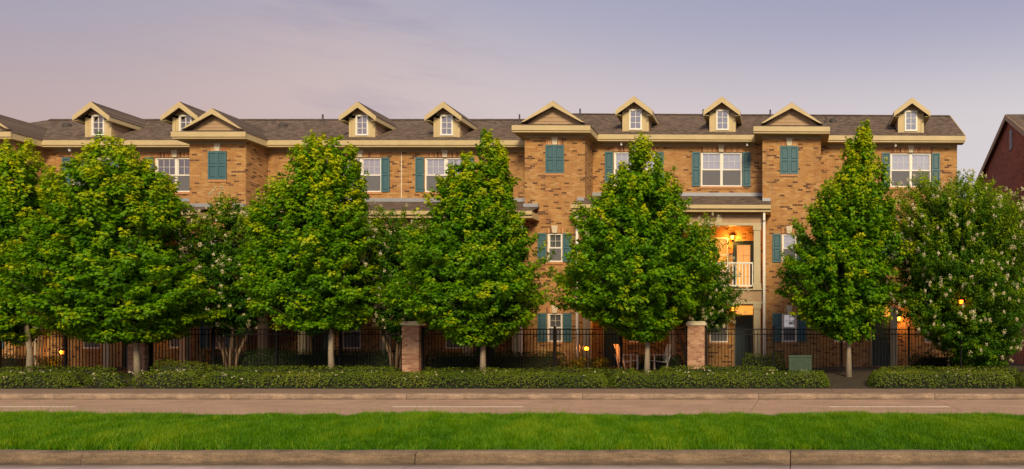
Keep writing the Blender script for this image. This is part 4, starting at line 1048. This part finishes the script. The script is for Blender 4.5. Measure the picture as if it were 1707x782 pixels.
# ------------------------------------------------------------------ hedges
def hedge(label, a, b, Y0, Y1, ztop, zg, seed, m='hedge_leaf', dens=650, flowers=0, name='hedge', lump=.075, lsize=.05, young=.0, group=None):
    r = np.random.RandomState(seed); w = (b - a); dY = Y1 - Y0
    root = empty(name, ((a+b)/2, (Y0+Y1)/2, zg), label, 'hedge', group)
    H = ztop - zg; n_ = int(w * (dY + 1.6*H) * dens)
    x = r.uniform(-w/2, w/2, n_); ex = r.rand(n_) < min(.25, .5 / w); x[ex] = (np.sign(x) * (w/2 - .3 * r.rand(n_) ** 1.6))[ex]; t = r.uniform(-1, 1, n_)
    # rounded section: superellipse over the y-z half plane, ends rounded too
    ang = (t + 1) / 2 * np.pi; p = .55
    cy = np.sign(np.cos(ang)) * np.abs(np.cos(ang)) ** p; cz = np.abs(np.sin(ang)) ** p
    er = np.minimum(1, (1 - (1 - np.clip((w/2 - np.abs(x)) / .32, 0, 1)) ** 2) ** .5 + .05)
    lm = 1 + lump * vnoise(x + seed*7, cy, 3.5, seed) + lump * .7 * vnoise(x, cy + cz, 11, seed + 1)
    dep = 1 - .16 * r.rand(n_) ** 1.5
    y = -cy * dY/2 * er * lm * dep; z = cz * H * er * lm * dep
    nrm = np.stack([np.sign(x) * (er < .95) * 1.0, -cy, cz * .9 + .35], 1) + r.normal(0, .45, (n_, 3))
    tint = .42 + .14 * vnoise(x, y, 2.2, seed + 2) + r.normal(0, .13, n_) + young * (cz > .9)
    me = leaves_mesh('foliage', np.stack([x, y, z], 1), nrm, r.normal(0, 1, (n_, 3)), r.uniform(.7, 1.3, n_) * lsize, tint, 'oval', m)
    o = inst('foliage', me, root); o['kind'] = 'stuff'
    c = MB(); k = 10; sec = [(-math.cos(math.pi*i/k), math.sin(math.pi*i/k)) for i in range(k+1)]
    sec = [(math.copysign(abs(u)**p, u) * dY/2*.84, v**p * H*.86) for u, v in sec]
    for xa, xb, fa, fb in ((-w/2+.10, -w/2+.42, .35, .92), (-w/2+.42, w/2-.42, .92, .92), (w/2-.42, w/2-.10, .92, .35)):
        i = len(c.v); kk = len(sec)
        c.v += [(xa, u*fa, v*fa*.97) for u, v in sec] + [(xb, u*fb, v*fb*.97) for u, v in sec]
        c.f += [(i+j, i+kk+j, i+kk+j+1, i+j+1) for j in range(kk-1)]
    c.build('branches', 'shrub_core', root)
    if flowers:
        k = int(w * flowers); fx_ = r.uniform(-w/2*.95, w/2*.95, k); fa = r.uniform(.12, .6, k) * np.pi; cy = np.abs(np.cos(fa))**p*np.sign(np.cos(fa)); cz = np.sin(fa)**p
        c0 = np.stack([fx_, -cy*dY/2*1.02, cz*H*1.03], 1); bi = np.repeat(np.arange(k), 7)
        ps = c0[bi] + r.normal(0, .014, (len(bi), 3))
        me = leaves_mesh('blossoms', ps, r.normal(0,1,ps.shape)+[0,-.8,.6], r.normal(0,1,ps.shape), r.uniform(.018,.032,len(bi)), r.uniform(0,1,len(bi)), 'petal', 'blossom')
        inst('blossoms', me, root)['kind'] = 'stuff'
hx = lambda px, Y=20.9: PX(px, Y)
HG = 'low clipped hedges along the pavement'
hedge('low dark hedge mound at the left edge, beside the bare gap', hx(-260), hx(127), 20.55, 21.6, .62, .15, 31, flowers=5, group=HG)
hedge('small round hedge mound between the bare gap and the leftmost pillar', hx(148), hx(205), 20.55, 21.5, .60, .15, 32, flowers=9, lump=.08, group=HG)
hedge('flowering hedge mound right of the leftmost pillar', hx(228), hx(334), 20.55, 21.5, .66, .15, 33, flowers=9, lump=.07, group=HG)
hedge('long low hedge under the middle maples', hx(335), hx(1012), 20.6, 21.9, .62, .15, 34, flowers=3, lump=.05, group=HG)
hedge('low hedge in front of the stone-capped pillar and the utility box', hx(1014), hx(1383), 20.6, 21.9, .64, .15, 35, flowers=4, lump=.06, group=HG)
hedge('yellowish low hedge under the largest white flowering shrub', hx(1448), hx(1694), 20.6, 21.9, .66, .15, 36, flowers=3, lump=.06, young=.1, group=HG)
hedge('dark low hedge at the right edge', hx(1700), hx(1960), 20.6, 21.9, .62, .15, 37, group=HG)
HG2 = 'second row of low hedges behind the front row'
hy = 22.35
hedge('back row hedge at the left edge in front of the iron fence', PX(-220,hy), PX(196,hy), 22.0, 22.6, .74, .3, 41, dens=500, group=HG2)
hedge('rounded taller hedge just right of the leftmost pillar', PX(256,hy), PX(346,hy), 22.0, 22.8, .90, .3, 42, dens=500, young=.08, group=HG2)
hedge('bright green back row hedge between the left and middle pillars', PX(350,hy), PX(668,hy), 22.0, 22.6, .76, .3, 43, dens=500, group=HG2)
hedge('back row hedge between the middle pillar and the centre maple', PX(705,hy), PX(1068,hy), 22.0, 22.5, .70, .3, 44, dens=500, group=HG2)
hedge('back row hedge from the centre maple to the utility box', PX(1095,hy), PX(1300,hy), 22.0, 22.6, .76, .3, 45, dens=500, group=HG2)
hedge('back row hedge in front of the largest white flowering shrub', PX(1458,hy), PX(1700,hy), 22.0, 22.6, .74, .3, 46, dens=500, group=HG2)
HG3 = 'dark garden hedges behind the iron fence'
for a, b, zt_, s_, lab in ((345,662,1.22,51,'dark hedge behind the fence panel left of the middle pillar'), (712,945,1.15,52,'dark hedge behind the fence left of the centre garden lamp'),
        (1058,1140,1.05,53,'short dark hedge behind the fence, left of the stone-capped pillar'), (1236,1310,1.12,54,'green hedge behind the fence under the lit balcony'),
        (-60,60,1.05,55,'dark hedge behind the fence at the left edge'), (1515,1680,1.1,56,'dark hedge behind the fence below the largest white flowering shrub')):
    hedge(lab, PX(a,25.6), PX(b,25.6), 25.2, 26.0, zt_, .46, s_, m='dark_shrub_leaf' if s_ != 54 else 'hedge_leaf', dens=450, lsize=.06, group=HG3, lump=.08)

# ------------------------------------------------------------------ garden lamps, chairs, utility box
def garden_lamp(px, py, label, Y=24.95, e=100, zg=.47):
    X, Z = PX(px, Y), PZ(py, Y); h = Z - zg
    root = empty('garden_lamp', (X, Y, zg), label, 'lamp', 'glowing garden lamps')
    MB().lathe([(.06,-.05),(.06,.03),(.022,.05),(.022,h-.10),(.06,h-.09),(.06,h-.07)], sides=10).build('post', 'iron', root)
    MB().lathe([(.055,h-.069),(.078,h-.01),(.070,h+.048)], sides=10).build('lamp_glass', 'lamp_glow', root)
    MB().lathe([(.095,h+.05),(.09,h+.065),(.02,h+.11)], sides=10).build('lamp_cap', 'iron', root)
    for k in range(4):
        a = k * math.pi/2 + .5; MB().box(-.005,.005,-.005,.005,h-.07,h+.05).build('lamp_bar', 'iron', root, (.082*math.cos(a), .082*math.sin(a), 0))
    l = bpy.data.lights.new('garden_light', 'POINT'); l.energy = e; l.color = (1,.27,.035); l.shadow_soft_size = .07
    link(bpy.data.objects.new('garden_light', l), root, (0, -.13, h + .02))
garden_lamp(104, 587, 'glowing orange garden lamp behind the fence at the left')
garden_lamp(978, 581, 'glowing orange garden lamp behind the fence left of the centre maple trunk')
garden_lamp(1602, 503, 'tall glowing lamp among the branches of the largest white flowering shrub', Y=22.75, e=9, zg=.36)
def small_shrub(px, Y, h, seed, label):
    r = np.random.RandomState(seed); n_ = 1100; X = PX(px, Y)
    root = empty('shrub', (X, Y, .46), label, 'shrub', 'small shrubs lit by the garden lamps')
    st = MB()
    for k in range(7):
        a = r.uniform(0, 6.28); st.tube([(0,0,-.05), (math.cos(a)*.1, math.sin(a)*.1, h*.5), (math.cos(a)*.25, math.sin(a)*.25, h*.85)], [.012,.009,.004], 5)
    st.build('stem', 'bark', root)
    o = unit(r.normal(0,1,(n_,3))) * r.rand(n_,1)**.5; ps = o * [.45,.30,h*.45] + [0,0,h*.52]
    inst('foliage', leaves_mesh('foliage', ps, o + [0,0,.5], r.normal(0,1,(n_,3)), r.uniform(.04,.08,n_), r.uniform(.2,.7,n_), 'oval', 'hedge_leaf'), root)['kind'] = 'stuff'
small_shrub(88, 25.5, .62, 61, 'small shrub lit orange by the left garden lamp')
small_shrub(966, 25.5, .62, 62, 'small shrub lit orange on the left of the centre garden lamp')
small_shrub(1000, 25.6, .55, 63, 'small shrub lit orange on the right of the centre garden lamp')
def chair(px, Y, rz, label):
    root = empty('garden_chair', (PX(px, Y), Y, .47), label, 'chair', 'white slatted garden chairs')
    for k in range(5): MB().box(-.25, .25, -.22+k*.09, -.22+k*.09+.07, .36-k*.015, .38-k*.015).build('seat_slat', 'white_paint', root)
    for k in range(6):
        x = -.25 + k*.086; MB().hexa([(x,.20,.30),(x+.07,.20,.30),(x+.07,.22,.30),(x,.22,.30),(x,.42,.95),(x+.07,.42,.95),(x+.07,.44,.95),(x,.44,.95)]).build('back_slat', 'white_paint', root)
    for sx in (-1, 1):
        MB().box(sx*.30-.025, sx*.30+.025, -.25, -.20, -.02, .56).build('leg', 'white_paint', root)
        MB().hexa([(sx*.29-.02,.15,-.02),(sx*.29+.02,.15,-.02),(sx*.29+.02,.20,-.02),(sx*.29-.02,.20,-.02),(sx*.29-.02,.30,.56),(sx*.29+.02,.30,.56),(sx*.29+.02,.35,.56),(sx*.29-.02,.35,.56)]).build('leg', 'white_paint', root)
        MB().box(sx*.30-.05, sx*.30+.05, -.28, .36, .565, .585).build('armrest', 'white_paint', root)
    root.rotation_euler = (0, 0, rz)
chair(1047, 25.3, R(125), 'white slatted garden chair left of the centre maple trunk')
chair(1097, 25.2, R(-60), 'white slatted garden chair right of the centre maple trunk')
def utility():
    Y = 23.5; X = PX(1334, Y); root = empty('utility_box', (X, Y, .40), 'green metal utility box on the ground in front of the fence', 'utility box')
    MB().box(-.42,.42,-.30,.30,-.05,.04).build('pad', 'kerb_concrete', root)
    MB().box(-.375,.375,-.25,.25,.041,.60).build('cabinet', 'utility_green', root, None, .015)
    MB().hexa([(-.395,-.27,.601),(.395,-.27,.601),(.395,.27,.601),(-.395,.27,.601),(-.36,-.23,.66),(.36,-.23,.66),(.36,.23,.66),(-.36,.23,.66)]).build('lid', 'utility_green', root)
    for k in range(10): MB().box(-.27+k*.06, -.235+k*.06, -.262, -.252, .10, .52).build('louvre_slat', 'utility_green', root)
utility()
